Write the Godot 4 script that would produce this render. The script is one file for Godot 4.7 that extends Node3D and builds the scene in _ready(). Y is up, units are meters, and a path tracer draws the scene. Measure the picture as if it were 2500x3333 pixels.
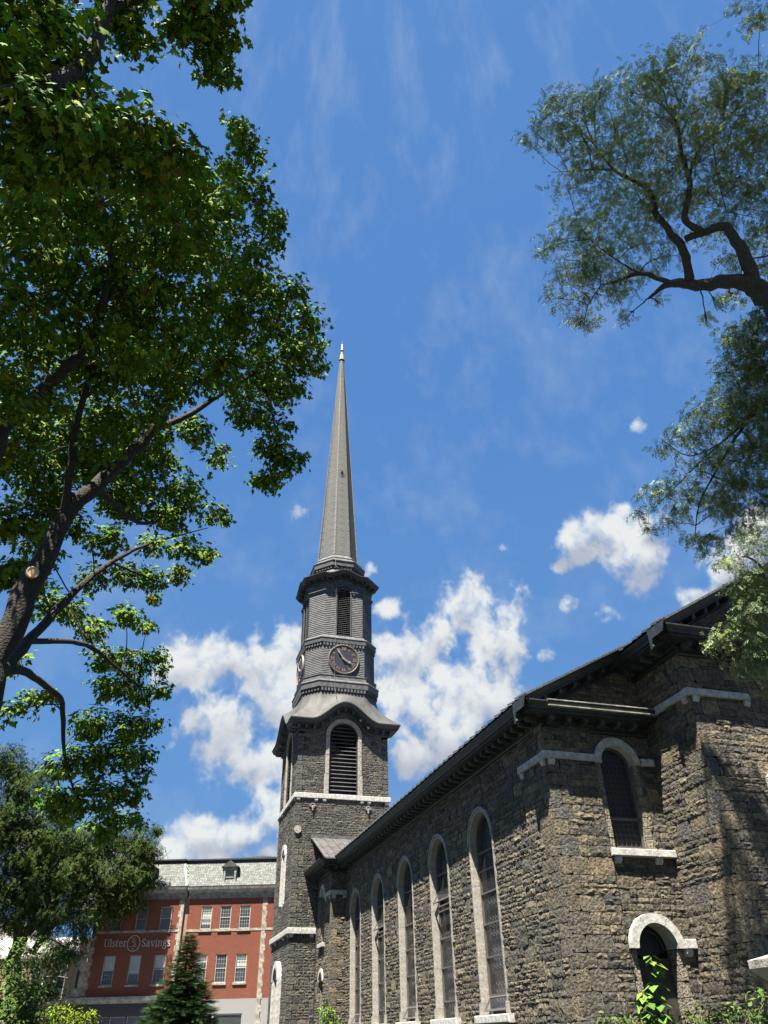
extends Node3D
# A stone church with a tall steeple among trees, a red brick bank behind.

var rng := RandomNumberGenerator.new()
var M := {}
var taken := {}
var stone_list := []
var rough_stones := []
var grey_stones := []
var grey_cut := []
var dressed_stones := []
const UP := Vector3.UP

# ---------------------------------------------------------------- helpers
func rr(a: float, b: float) -> float:
	return rng.randf_range(a, b)

func numbered(where: Node, called: String) -> String:
	var key := "%d/%s" % [where.get_instance_id(), called]
	taken[key] = taken.get(key, -1) + 1
	return called if taken[key] == 0 else "%s_%03d" % [called, taken[key]]

func tag(o: Node, label := "", category := "", group := "", kind := "") -> Node:
	if label != "": o.set_meta("label", label)
	if category != "": o.set_meta("category", category)
	if group != "": o.set_meta("group", group)
	if kind != "": o.set_meta("kind", kind)
	return o

func thing(called: String, label: String, category: String, at := Vector3.ZERO, turn := 0.0, group := "") -> Node3D:
	var o := Node3D.new()
	o.name = numbered(self, called)
	add_child(o)
	o.position = at
	o.rotation.y = turn
	tag(o, label, category, group)
	return o

# one named mesh under a parent; xf is in world space
func part(parent: Node3D, called: String, mesh: Mesh, mat: Material, xf := Transform3D()) -> MeshInstance3D:
	var o := MeshInstance3D.new()
	o.name = numbered(parent, called)
	o.mesh = mesh
	o.material_override = mat
	parent.add_child(o, true)
	o.transform = parent.global_transform.affine_inverse() * xf
	return o

func group_part(parent: Node3D, called: String, xf := Transform3D()) -> Node3D:
	var o := Node3D.new()
	o.name = numbered(parent, called)
	parent.add_child(o, true)
	o.transform = parent.global_transform.affine_inverse() * xf
	return o

func setting(called: String, mesh: Mesh, mat: Material) -> MeshInstance3D:
	var o := part(self, called, mesh, mat)
	o.set_meta("kind", "structure")
	return o

func mb() -> SurfaceTool:
	var st := SurfaceTool.new()
	st.begin(Mesh.PRIMITIVE_TRIANGLES)
	return st

func tri(st: SurfaceTool, a: Vector3, b: Vector3, c: Vector3) -> void:
	st.add_vertex(a); st.add_vertex(b); st.add_vertex(c)

func quad(st: SurfaceTool, a: Vector3, b: Vector3, c: Vector3, d: Vector3) -> void:
	st.add_vertex(a); st.add_vertex(b); st.add_vertex(c)
	st.add_vertex(a); st.add_vertex(c); st.add_vertex(d)

# commits with one normal for each face
func flat(st: SurfaceTool) -> ArrayMesh:
	st.deindex()
	var arr := st.commit_to_arrays()
	var v: PackedVector3Array = arr[Mesh.ARRAY_VERTEX]
	var n := PackedVector3Array()
	n.resize(v.size())
	for i in range(0, v.size(), 3):
		var k := (v[i + 2] - v[i]).cross(v[i + 1] - v[i]).normalized()
		n[i] = k; n[i + 1] = k; n[i + 2] = k
	arr[Mesh.ARRAY_NORMAL] = n
	arr[Mesh.ARRAY_TANGENT] = null
	arr[Mesh.ARRAY_INDEX] = null
	var m := ArrayMesh.new()
	m.add_surface_from_arrays(Mesh.PRIMITIVE_TRIANGLES, arr)
	return m

func smooth(st: SurfaceTool) -> ArrayMesh:
	st.generate_normals()
	return st.commit()

func box(st: SurfaceTool, a: Vector3, b: Vector3) -> void:
	var p := [Vector3(a.x, a.y, a.z), Vector3(b.x, a.y, a.z), Vector3(b.x, b.y, a.z), Vector3(a.x, b.y, a.z), Vector3(a.x, a.y, b.z), Vector3(b.x, a.y, b.z), Vector3(b.x, b.y, b.z), Vector3(a.x, b.y, b.z)]
	for f in [[0, 1, 2, 3], [5, 4, 7, 6], [4, 0, 3, 7], [1, 5, 6, 2], [3, 2, 6, 7], [4, 5, 1, 0]]:
		quad(st, p[f[0]], p[f[1]], p[f[2]], p[f[3]])

# a box with its outer edges cut off, front (+z) edges chamfered by c
func cbox(st: SurfaceTool, a: Vector3, b: Vector3, c: float) -> void:
	var ring := func(i: float, z: float) -> Array:
		return [Vector3(a.x + i, a.y + i, z), Vector3(b.x - i, a.y + i, z), Vector3(b.x - i, b.y - i, z), Vector3(a.x + i, b.y - i, z)]
	var r: Array = [ring.call(0.0, a.z), ring.call(0.0, b.z - c), ring.call(c, b.z)]
	for k in 2:
		for i in 4:
			quad(st, r[k][i], r[k + 1][i], r[k + 1][(i + 1) % 4], r[k][(i + 1) % 4])
	quad(st, r[2][0], r[2][3], r[2][2], r[2][1])
	quad(st, r[0][0], r[0][1], r[0][2], r[0][3])

# an oriented bar between two points
func bar(st: SurfaceTool, a: Vector3, b: Vector3, w: float, h: float, up := Vector3.UP) -> void:
	var d := (b - a).normalized()
	var s := d.cross(up).normalized() * w * 0.5
	var t := s.cross(d).normalized() * h * 0.5
	var p := [a - s - t, a + s - t, a + s + t, a - s + t, b - s - t, b + s - t, b + s + t, b - s + t]
	for f in [[0, 1, 2, 3], [5, 4, 7, 6], [4, 0, 3, 7], [1, 5, 6, 2], [3, 2, 6, 7], [4, 5, 1, 0]]:
		quad(st, p[f[0]], p[f[1]], p[f[2]], p[f[3]])

# a profile (outwards, up) carried from a to b; ma and mb mitre its ends
func extrude(st: SurfaceTool, prof: PackedVector2Array, a: Vector3, b: Vector3, out: Vector3, ma := 0.0, mb_ := 0.0, caps := true) -> void:
	var d := (b - a).normalized()
	var n := prof.size()
	var pa := []
	var pb := []
	for p in prof:
		pa.append(a + out * p.x + UP * p.y - d * p.x * ma)
		pb.append(b + out * p.x + UP * p.y + d * p.x * mb_)
	for i in n:
		var j := (i + 1) % n
		quad(st, pa[i], pb[i], pb[j], pa[j])
	if caps:
		var t := Geometry2D.triangulate_polygon(prof)
		for i in range(0, t.size(), 3):
			tri(st, pa[t[i]], pa[t[i + 1]], pa[t[i + 2]])
			tri(st, pb[t[i]], pb[t[i + 2]], pb[t[i + 1]])

# a ring sector standing in the frame's plane: an arch stone or an arched frame
func sector(st: SurfaceTool, c: float, v: float, r0: float, r1: float, z0: float, z1: float, a0: float, a1: float, n: int) -> void:
	var pt := func(r: float, a: float, z: float) -> Vector3: return Vector3(c + r * cos(a), v + r * sin(a), z)
	for i in n:
		var a: float = lerp(a0, a1, float(i) / n)
		var b: float = lerp(a0, a1, float(i + 1) / n)
		quad(st, pt.call(r0, a, z1), pt.call(r0, b, z1), pt.call(r1, b, z1), pt.call(r1, a, z1))
		quad(st, pt.call(r1, a, z0), pt.call(r1, b, z0), pt.call(r0, b, z0), pt.call(r0, a, z0))
		quad(st, pt.call(r1, a, z1), pt.call(r1, b, z1), pt.call(r1, b, z0), pt.call(r1, a, z0))
		quad(st, pt.call(r0, a, z0), pt.call(r0, b, z0), pt.call(r0, b, z1), pt.call(r0, a, z1))
	for a in [a0, a1]:
		quad(st, pt.call(r0, a, z0), pt.call(r0, a, z1), pt.call(r1, a, z1), pt.call(r1, a, z0))

# a tapering tube through points (x, y, z, radius)
func tube(st: SurfaceTool, pts: Array, sides: int, lumpy := 0.0) -> void:
	var rings := []
	for i in pts.size():
		var p := Vector3(pts[i].x, pts[i].y, pts[i].z)
		var q0: Vector4 = pts[max(i - 1, 0)]
		var q1: Vector4 = pts[min(i + 1, pts.size() - 1)]
		var d := Vector3(q1.x - q0.x, q1.y - q0.y, q1.z - q0.z).normalized()
		var s := d.cross(Vector3(0.31, 0.2, 0.93)).normalized()
		var t := s.cross(d)
		var ring := []
		for k in sides:
			var a := TAU * k / sides
			var r: float = pts[i].w * (1.0 + lumpy * rr(-1, 1))
			ring.append(p + s * cos(a) * r + t * sin(a) * r)
		rings.append(ring)
	for i in pts.size() - 1:
		for k in sides:
			var j := (k + 1) % sides
			quad(st, rings[i][k], rings[i][j], rings[i + 1][j], rings[i + 1][k])
	for e in [rings[0], rings[-1]]:
		for k in range(1, sides - 1):
			tri(st, e[0], e[k], e[k + 1])

# more points along a polyline, with a little wander
func wander(pts: Array, cuts: int, amount: float) -> Array:
	var out := []
	var n := pts.size()
	for i in n - 1:
		var p0: Vector4 = pts[max(i - 1, 0)]
		var p1: Vector4 = pts[i]
		var p2: Vector4 = pts[i + 1]
		var p3: Vector4 = pts[min(i + 2, n - 1)]
		for k in cuts:
			var t := float(k) / cuts
			var q: Vector4 = 0.5 * ((2.0 * p1) + (p2 - p0) * t + (2.0 * p0 - 5.0 * p1 + 4.0 * p2 - p3) * t * t + (3.0 * p1 - p0 - 3.0 * p2 + p3) * t * t * t)
			q.w = lerp(p1.w, p2.w, t)
			if k > 0:
				q += Vector4(rr(-1, 1), rr(-1, 1), rr(-1, 1), 0) * amount * q.w
			out.append(q)
	out.append(pts[n - 1])
	return out

# side walls through the outlines (arrays of Vector3 of the same length, closed)
func loft(st: SurfaceTool, outlines: Array) -> void:
	for i in outlines.size() - 1:
		var a: Array = outlines[i]
		var b: Array = outlines[i + 1]
		for k in a.size():
			var j: int = (k + 1) % a.size()
			quad(st, a[k], b[k], b[j], a[j])

func lathe(st: SurfaceTool, at: Vector3, prof: Array, sides: int) -> void:
	var o := []
	for p in prof:
		var ring := []
		for k in sides:
			ring.append(at + Vector3(sin(TAU * k / sides) * p.x, p.y, cos(TAU * k / sides) * p.x))
		o.append(ring)
	loft(st, o)

# ---------------------------------------------------------------- materials
func noise_image(seed_: int, freq: float, octaves: int, size: int, lo: float, hi: float, kind := FastNoiseLite.TYPE_SIMPLEX_SMOOTH) -> Image:
	var n := FastNoiseLite.new()
	n.seed = seed_
	n.noise_type = kind
	n.frequency = freq
	n.fractal_octaves = octaves
	var im := n.get_seamless_image(size, size, false, false, 0.2)
	im.convert(Image.FORMAT_L8)
	var b := im.get_data()
	for i in b.size():
		b[i] = int(clamp(lo + (hi - lo) * b[i] / 255.0, 0, 1) * 255)
	return Image.create_from_data(size, size, false, Image.FORMAT_L8, b)

func tex(im: Image) -> ImageTexture:
	var c: Image = im.duplicate()
	c.convert(Image.FORMAT_RGB8)
	return ImageTexture.create_from_image(c)

func bump(im: Image, k: float) -> ImageTexture:
	var c: Image = im.duplicate()
	c.convert(Image.FORMAT_RGBA8)
	c.bump_map_to_normal_map(k)
	return ImageTexture.create_from_image(c)

var mottle: ImageTexture
var streak: ImageTexture
var coarse_n: ImageTexture
var fine_n: ImageTexture
var bark_n: ImageTexture

# c is a linear base colour
func mat(called: String, c: Color, rough: float, scale := 0.0, nrm: Texture2D = null, depth := 1.0, alb: Texture2D = null, metal := 0.0) -> StandardMaterial3D:
	var m := StandardMaterial3D.new()
	m.resource_name = called
	m.albedo_color = c.linear_to_srgb()
	m.roughness = rough
	m.metallic = metal
	m.cull_mode = BaseMaterial3D.CULL_DISABLED
	if scale > 0.0:
		m.uv1_triplanar = true
		m.uv1_world_triplanar = true
		m.uv1_scale = Vector3.ONE * scale
		if nrm:
			m.normal_enabled = true
			m.normal_texture = nrm
			m.normal_scale = depth
		if alb: m.albedo_texture = alb
	M[called] = m
	return m

func materials() -> void:
	var a := noise_image(3, 0.02, 5, 256, 0.55, 1.12)
	mottle = tex(a)
	streak = tex(noise_image(11, 0.012, 4, 256, 0.58, 1.12))
	coarse_n = bump(noise_image(5, 0.035, 5, 256, 0, 1), 7.0)
	fine_n = bump(noise_image(7, 0.09, 4, 256, 0, 1), 4.0)
	bark_n = bump(noise_image(9, 0.05, 4, 256, 0, 1, FastNoiseLite.TYPE_CELLULAR), 9.0)
	mat("stone", Color.WHITE, 0.95, 0.9, coarse_n, 0.8, mottle).vertex_color_use_as_albedo = true
	mat("mortar", Color(0.21, 0.20, 0.175), 0.98, 1.3, coarse_n, 0.6, mottle)
	mat("limestone", Color(0.387, 0.383, 0.370), 0.92, 1.1, coarse_n, 0.25, tex(noise_image(21, 0.012, 4, 256, 0.78, 1.08)))
	mat("weathered_limestone", Color(0.279, 0.261, 0.234), 0.94, 1.4, coarse_n, 0.3, tex(noise_image(22, 0.014, 4, 256, 0.72, 1.1)))
	mat("jamb_stone", Color(0.218, 0.193, 0.147), 0.94, 1.2, coarse_n, 1.2, mottle)
	mat("dark_paint", Color(0.051, 0.055, 0.064), 0.6, 0.6, fine_n, 0.2, streak)
	mat("black_paint", Color(0.023, 0.026, 0.03), 0.55, 0.8, fine_n, 0.2, streak)
	mat("siding", Color(0.086, 0.089, 0.097), 0.62, 0.7, fine_n, 0.25, streak)
	mat("skirt_metal", Color(0.052, 0.054, 0.055), 0.7, 0.35, fine_n, 0.15, streak)
	mat("roof_metal", Color(0.096, 0.092, 0.092), 0.5, 0.5, fine_n, 0.1, streak)
	mat("shingle", Color(0.140, 0.145, 0.146), 0.8, 1.2, fine_n, 0.4, streak)
	mat("shingle_gap", Color(0.05, 0.05, 0.05), 0.9)
	mat("slate", Color(0.10, 0.105, 0.11), 0.6, 1.0, fine_n, 0.4, mottle)
	mat("gilt", Color(0.55, 0.42, 0.16), 0.35, 0.0, null, 1.0, null, 0.75)
	mat("clock_face", Color(0.014, 0.016, 0.026), 0.45)
	mat("clock_gilt", Color(0.23, 0.17, 0.125), 0.6)
	mat("clock_bronze", Color(0.10, 0.088, 0.078), 0.6)
	mat("louvre", Color(0.06, 0.06, 0.07), 0.6, 0.8, fine_n, 0.2, streak)
	mat("plaster", Color(0.42, 0.40, 0.36), 0.9)
	mat("timber", Color(0.16, 0.11, 0.075), 0.8, 1.0, fine_n, 0.3, streak)
	mat("window_frame", Color(0.075, 0.07, 0.068), 0.5)
	mat("lead", Color(0.06, 0.06, 0.065), 0.5)
	mat("stained_glass", Color(0.016, 0.018, 0.025), 0.5, 2.0, null, 1.0, mottle)
	var g := mat("glass", Color(0.30, 0.31, 0.33), 0.06)
	g.transparency = BaseMaterial3D.TRANSPARENCY_ALPHA
	g.albedo_color.a = 0.05
	g.metallic_specular = 0.3
	var h := mat("clear_glass", Color(0.25, 0.28, 0.3), 0.04)
	h.transparency = BaseMaterial3D.TRANSPARENCY_ALPHA
	h.albedo_color.a = 0.12
	mat("brick", Color.WHITE, 0.9, 2.0, fine_n, 0.4, tex(noise_image(31, 0.03, 4, 256, 0.75, 1.1))).vertex_color_use_as_albedo = true
	mat("brick_mortar", Color(0.22, 0.13, 0.10), 0.95)
	mat("trim_stone", Color(0.320, 0.292, 0.244), 0.85, 0.8, fine_n, 0.3, streak)
	mat("grey_trim", Color(0.272, 0.272, 0.256), 0.7, 0.5, fine_n, 0.2, streak)
	mat("granite", Color(0.264, 0.264, 0.268), 0.8, 3.0, fine_n, 0.4, tex(noise_image(33, 0.25, 3, 256, 0.55, 1.15)))
	mat("pale_slate", Color.WHITE, 0.8, 1.4, fine_n, 0.3, tex(noise_image(34, 0.03, 5, 256, 0.7, 1.1))).vertex_color_use_as_albedo = true
	mat("copper", Color(0.216, 0.336, 0.296), 0.7, 0.7, fine_n, 0.2, streak)
	mat("white_paint", Color(0.31, 0.305, 0.28), 0.6)
	mat("blind", Color(0.50, 0.51, 0.46), 0.9)
	mat("tan_brick", Color.WHITE, 0.9, 2.0, fine_n, 0.4, tex(noise_image(35, 0.03, 4, 256, 0.75, 1.1))).vertex_color_use_as_albedo = true
	mat("tan_mortar", Color(0.45, 0.36, 0.26), 0.95)
	mat("white_metal", Color(0.3, 0.3, 0.315), 0.45, 0.5, fine_n, 0.1, streak)
	mat("bark", Color(0.034, 0.029, 0.025), 0.95, 1.6, bark_n, 1.6, mottle)
	mat("locust_bark", Color(0.058, 0.05, 0.043), 0.95, 1.6, bark_n, 1.6, mottle)
	mat("pale_bark", Color(0.15, 0.13, 0.11), 0.95, 2.0, bark_n, 1.2, mottle)
	mat("cut_wood", Color(0.55, 0.38, 0.25), 0.9)
	mat("lamp_black", Color(0.02, 0.02, 0.022), 0.4)
	mat("frosted", Color(0.7, 0.7, 0.66), 0.4)
	mat("grass", Color(0.032, 0.042, 0.02), 0.95, 0.3, coarse_n, 1.0, mottle)
	mat("asphalt", Color(0.05, 0.05, 0.052), 0.9, 0.8, coarse_n, 0.8, mottle)
	mat("concrete", Color(0.36, 0.35, 0.33), 0.9, 0.6, coarse_n, 0.5, streak)
	mat("marble", Color(0.338, 0.323, 0.292), 0.8, 0.9, fine_n, 0.4, streak)
	mat("wood_door", Color(0.03, 0.026, 0.022), 0.6, 1.0, fine_n, 0.4, streak)
	for l in [["maple_leaf", Color(1, 1, 1), Color(0.9, 1.0, 0.16)], ["locust_leaf", Color(1, 1, 1), Color(0.9, 0.95, 0.45)], ["needle", Color(1, 1, 1), Color(0.2, 0.25, 0.1)], ["shrub_leaf", Color(1, 1, 1), Color(0.5, 0.65, 0.15)]]:
		var m := mat(l[0], l[1], 0.65 if l[0] == "maple_leaf" else 0.8)
		m.vertex_color_use_as_albedo = true
		m.metallic_specular = 0.12
		m.backlight = l[2]

# ---------------------------------------------------------------- sky
const CLOUD_TURN := 16.0
func make_sky() -> ImageTexture:
	var W := 4096
	var H := 2048
	var ww := 2048
	var wh := 1024
	# cloud cover laid out by azimuth and height, then roughened with noise
	var cw := 256
	var ch := 128
	var cov := Image.create(cw, ch, false, Image.FORMAT_RF)
	for y in ch:
		var el := 90.0 - 90.0 * (y + 0.5) / ch
		var k := cos(deg_to_rad(el))
		for x in cw:
			var az := CLOUD_TURN - 90.0 + 180.0 * (x + 0.5) / cw
			var s := 0.0
			for c in CLOUDS:
				var dx: float = (az - c[0]) * k / c[2]
				var dy: float = (el - c[1]) / c[3]
				var d: float = dx * dx + dy * dy
				if d < 5.0: s = max(s, c[4] * exp(-0.55 * d)) + 0.12 * c[4] * exp(-0.7 * d)
			cov.set_pixel(x, y, Color(s, 0, 0))
	cov.resize(ww, wh, Image.INTERPOLATE_CUBIC)
	var cd := cov.get_data().to_float32_array()
	var n := FastNoiseLite.new()
	n.seed = 12
	n.frequency = 0.011
	n.fractal_octaves = 7
	n.fractal_gain = 0.55
	n.domain_warp_enabled = true
	n.domain_warp_amplitude = 26.0
	n.domain_warp_frequency = 0.012
	var n1 := n.get_image(ww, wh, false, false, false).get_data()
	n.seed = 40
	n.frequency = 0.006
	n.fractal_octaves = 5
	var n2 := n.get_image(ww, wh, false, false, false).get_data()
	n.seed = 77
	n.frequency = 0.03
	n.fractal_octaves = 6
	n.fractal_gain = 0.62
	n.domain_warp_amplitude = 14.0
	n.domain_warp_frequency = 0.03
	var n3 := n.get_image(ww, wh, false, false, false).get_data()
	var out := PackedByteArray()
	out.resize(ww * wh * 3)
	var i := 0
	for y in wh:
		var e := 1.0 - float(y) / wh
		var low := pow(1.0 - e, 2.2)
		# the clear blue: paler towards the horizon and a little towards the zenith
		var blue := Color(0.090, 0.265, 0.67).lerp(Color(0.19, 0.42, 0.80), low)
		blue = blue.lerp(Color(0.155, 0.355, 0.745), clamp((e - 0.5) * 1.8, 0, 1))
		for x in ww:
			var p := y * ww + x
			var f := n1[p] / 255.0
			var g := n2[p] / 255.0
			var q := n3[p] / 255.0
			var d: float = cd[p] * 1.3 + ((f - 0.5) * 1.7 + (q - 0.5) * 1.5 + (g - 0.5) * 0.4) * clamp(cd[p] * 5.0, 0.0, 1.0) - 0.5
			var a: float = clamp(d * 1.25 + 0.06, 0.0, 1.0)
			a = a * a * (3.0 - 2.0 * a) * clamp(0.65 + (q - 0.3) * 1.5, 0.4, 1.0)
			var thin: float = clamp((g - 0.44) * 1.2 + (f - 0.5) * 0.9 + (q - 0.5) * 0.5, 0.0, 1.0) * 0.2
			a = max(a * 0.97, thin)
			var rise := 0.0
			if y > 16 and y < wh - 16: rise = cd[p + ww * 16] - cd[p - ww * 16]
			var lit: float = clamp(0.9 + (f - g) * 0.4 + (q - 0.5) * 0.4 + rise * 0.5, 0.58, 0.99)
			var r: float = lerp(blue.r, lit * 0.97 - 0.02, a)
			var gr: float = lerp(blue.g, lit * 0.95 + 0.035, a)
			var b: float = lerp(blue.b, lit * 0.72 + 0.26, a)
			out[i] = int(255 * pow(r, 0.4545)); out[i + 1] = int(255 * pow(gr, 0.4545)); out[i + 2] = int(255 * pow(b, 0.4545))
			i += 3
	var half := Image.create_from_data(ww, wh, false, Image.FORMAT_RGB8, out)
	var im := Image.create(W, H, false, Image.FORMAT_RGB8)
	im.fill_rect(Rect2i(0, wh, W, H - wh), Color(0.16, 0.36, 0.74).lerp(Color(0.1, 0.11, 0.08), 0.75).linear_to_srgb())
	# the picture's left edge looks along -z
	var x0 := int((CLOUD_TURN - 90.0) / 360.0 * W)
	im.blit_rect(half, Rect2i(0, 0, ww, wh), Vector2i(x0, 0))
	im.blit_rect(half, Rect2i(0, 0, ww, wh), Vector2i(x0 + W, 0))
	half.flip_x()
	im.blit_rect(half, Rect2i(0, 0, ww, wh), Vector2i(x0 + ww, 0))
	return ImageTexture.create_from_image(im)

# light settings
const SUN_ENERGY := 1.6
const SKY_ENERGY := 0.195
const EXPOSURE := 4.6
# branch lines (x, y, z, radius), leaf clumps (x, y, z, radius) and clouds (azimuth, height, widths in degrees, weight)
const MAPLE_B := [Vector4(-3.92,12.14,-13.74,0.560),Vector4(-3.37,11.31,-15.23,0.483),Vector4(-2.89,12.03,-16.37,0.413),Vector4(-2.08,13.50,-13.85,0.580),Vector4(-0.418,14.36,-14.90,0.413),Vector4(0.248,14.39,-15.70,0.277),Vector4(-2.10,13.04,-16.58,0.532),Vector4(-3.44,10.12,-15.91,0.435),Vector4(-1.26,12.55,-12.28,0.399),Vector4(-1.50,11.98,-10.20,0.461),Vector4(-3.03,11.68,-11.55,0.378),Vector4(-2.10,12.02,-13.10,0.408),Vector4(-3.44,10.77,-10.69,0.381),Vector4(-3.16,12.64,-5.55,0.603),Vector4(-2.78,12.84,-5.35,0.469),Vector4(-2.99,11.37,-5.29,0.363),Vector4(-2.73,12.07,-5.47,0.382),Vector4(-2.55,12.64,-5.84,0.228),Vector4(-3.17,12.80,-5.21,0.402),Vector4(-3.69,12.51,-5.47,0.536),Vector4(-3.36,11.10,-5.55,0.544),Vector4(-2.19,14.24,-5.61,0.331),Vector4(-1.98,14.20,-5.77,0.294),Vector4(-2.39,14.25,-5.51,0.294),Vector4(-1.16,13.90,-5.12,0.352),Vector4(-0.876,13.88,-5.22,0.352),Vector4(-0.761,13.75,-5.53,0.281),Vector4(-1.04,13.76,-5.48,0.281),Vector4(-0.721,14.02,-4.92,0.281),Vector4(-0.558,13.68,-5.71,0.127),Vector4(-1.42,13.78,-5.34,0.127),Vector4(-1.14,14.05,-4.75,0.422),Vector4(-2.16,14.45,-5.12,0.442),Vector4(-2.66,10.65,-5.41,0.457),Vector4(-2.23,10.80,-5.36,0.354),Vector4(-1.82,11.22,-5.54,0.308),Vector4(-1.43,11.46,-5.75,0.333),Vector4(-1.01,11.63,-6.03,0.309),Vector4(-2.80,10.98,-6.04,0.605),Vector4(-2.35,11.46,-6.18,0.624),Vector4(-1.82,11.88,-6.41,0.644),Vector4(-1.28,12.24,-6.91,0.603),Vector4(-0.915,13.46,-7.39,0.368),Vector4(-3.23,12.65,-7.96,0.736),Vector4(-2.61,13.34,-8.32,0.692),Vector4(-1.85,13.89,-8.84,0.802),Vector4(-1.09,14.57,-9.09,0.668),Vector4(-0.567,15.38,-9.05,0.520),Vector4(-0.393,19.37,-9.70,0.341),Vector4(-0.023,19.27,-9.89,0.319),Vector4(-0.497,19.00,-10.35,0.426),Vector4(0.036,17.68,-10.12,0.450),Vector4(0.556,17.98,-10.80,0.371),Vector4(0.738,17.75,-11.12,0.289),Vector4(-0.542,19.49,-9.48,0.149),Vector4(-3.58,13.00,-9.48,0.802),Vector4(-2.82,13.75,-9.82,0.835),Vector4(-1.97,14.30,-10.34,0.954),Vector4(-1.06,15.06,-10.54,0.900),Vector4(-0.150,16.32,-10.99,0.773),Vector4(0.572,17.15,-11.96,0.516),Vector4(1.36,17.43,-12.56,0.532),Vector4(2.00,17.57,-13.29,0.439),Vector4(2.44,17.69,-14.05,0.294),Vector4(2.54,17.22,-14.56,0.316),Vector4(1.91,16.99,-13.98,0.658),Vector4(0.739,16.52,-12.73,0.825),Vector4(-0.358,15.43,-12.09,0.869),Vector4(-1.37,14.24,-11.47,0.900),Vector4(-2.28,13.56,-11.13,0.867),Vector4(-3.17,12.90,-10.68,0.835),Vector4(-3.71,12.31,-10.21,0.641),Vector4(1.83,16.28,-14.73,0.494),Vector4(1.09,16.13,-14.06,0.745),Vector4(0.031,15.11,-13.35,0.799),Vector4(-0.965,13.99,-12.67,0.747),Vector4(0.884,14.89,-14.41,0.567),Vector4(1.69,15.11,-14.99,0.383),Vector4(1.93,14.55,-15.45,0.383),Vector4(2.37,14.53,-15.40,0.213),Vector4(1.81,13.95,-15.95,0.362),Vector4(2.11,14.27,-15.65,0.319),Vector4(1.44,13.92,-16.00,0.234),Vector4(1.43,14.61,-15.45,0.319),Vector4(-3.84,12.54,-11.74,0.607),Vector4(-2.24,13.81,-12.69,0.747),Vector4(-3.09,13.74,-12.57,0.747),Vector4(-3.83,12.63,-13.37,0.560),Vector4(-2.76,13.76,-14.33,0.699),Vector4(-3.37,13.19,-14.68,0.699),Vector4(-1.42,14.20,-14.98,0.619),Vector4(-3.81,12.16,-14.55,0.676),Vector4(-2.90,13.26,-15.52,0.619),Vector4(-2.08,13.52,-15.45,0.722),Vector4(-1.11,14.00,-15.97,0.532),Vector4(-0.442,13.88,-16.88,0.494),Vector4(-1.56,13.23,-16.50,0.745),Vector4(0.122,13.89,-17.64,0.362),Vector4(0.675,14.14,-18.21,0.233),Vector4(-0.826,13.30,-17.27,0.549),Vector4(-3.92,11.18,-15.18,0.580),Vector4(-3.30,12.23,-15.40,0.599),Vector4(-3.83,10.22,-15.77,0.483),Vector4(-3.48,11.08,-16.09,0.499),Vector4(-0.234,13.63,-19.31,0.407),Vector4(0.325,13.52,-19.38,0.311),Vector4(-1.11,13.18,-18.82,0.395),Vector4(-2.29,12.77,-18.23,0.520),Vector4(-1.73,12.41,-19.23,0.419),Vector4(-0.998,12.70,-19.83,0.407),Vector4(-0.248,13.23,-20.28,0.320),Vector4(0.539,13.87,-19.89,0.197),Vector4(-2.48,11.86,-18.73,0.407),Vector4(-2.98,11.29,-19.66,0.465),Vector4(-2.41,11.32,-20.43,0.407),Vector4(-1.63,11.95,-20.90,0.418),Vector4(-0.968,12.06,-21.58,0.252),Vector4(-3.49,11.13,-18.95,0.452),Vector4(-0.965,12.82,-21.19,0.202),Vector4(-2.07,10.79,-21.39,0.418),Vector4(-1.32,11.01,-22.04,0.555),Vector4(-0.560,11.47,-22.55,0.337),Vector4(-0.286,11.11,-22.71,0.207),Vector4(-0.198,10.59,-22.92,0.259),Vector4(-1.06,10.28,-22.35,0.555),Vector4(-1.81,10.09,-21.70,0.418),Vector4(-3.63,9.19,-18.42,0.319),Vector4(-3.35,8.54,-19.40,0.307),Vector4(-3.71,8.28,-19.43,0.241),Vector4(-3.07,9.02,-19.95,0.271),Vector4(-1.95,8.90,-21.46,0.502),Vector4(-1.11,9.07,-22.12,0.541),Vector4(-0.509,9.45,-22.68,0.404),Vector4(-2.01,7.97,-21.75,0.526),Vector4(-1.21,8.22,-22.39,0.664),Vector4(-0.555,8.57,-22.96,0.404),Vector4(-2.56,7.80,-21.74,0.407),Vector4(-1.64,7.24,-22.63,0.664),Vector4(-0.832,7.57,-23.23,0.555),Vector4(-0.341,8.09,-23.10,0.202),Vector4(-2.30,6.96,-22.63,0.541),Vector4(-2.70,7.16,-22.54,0.418),Vector4(-1.28,6.59,-23.44,0.555),Vector4(-0.529,7.00,-24.02,0.337)]
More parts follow.
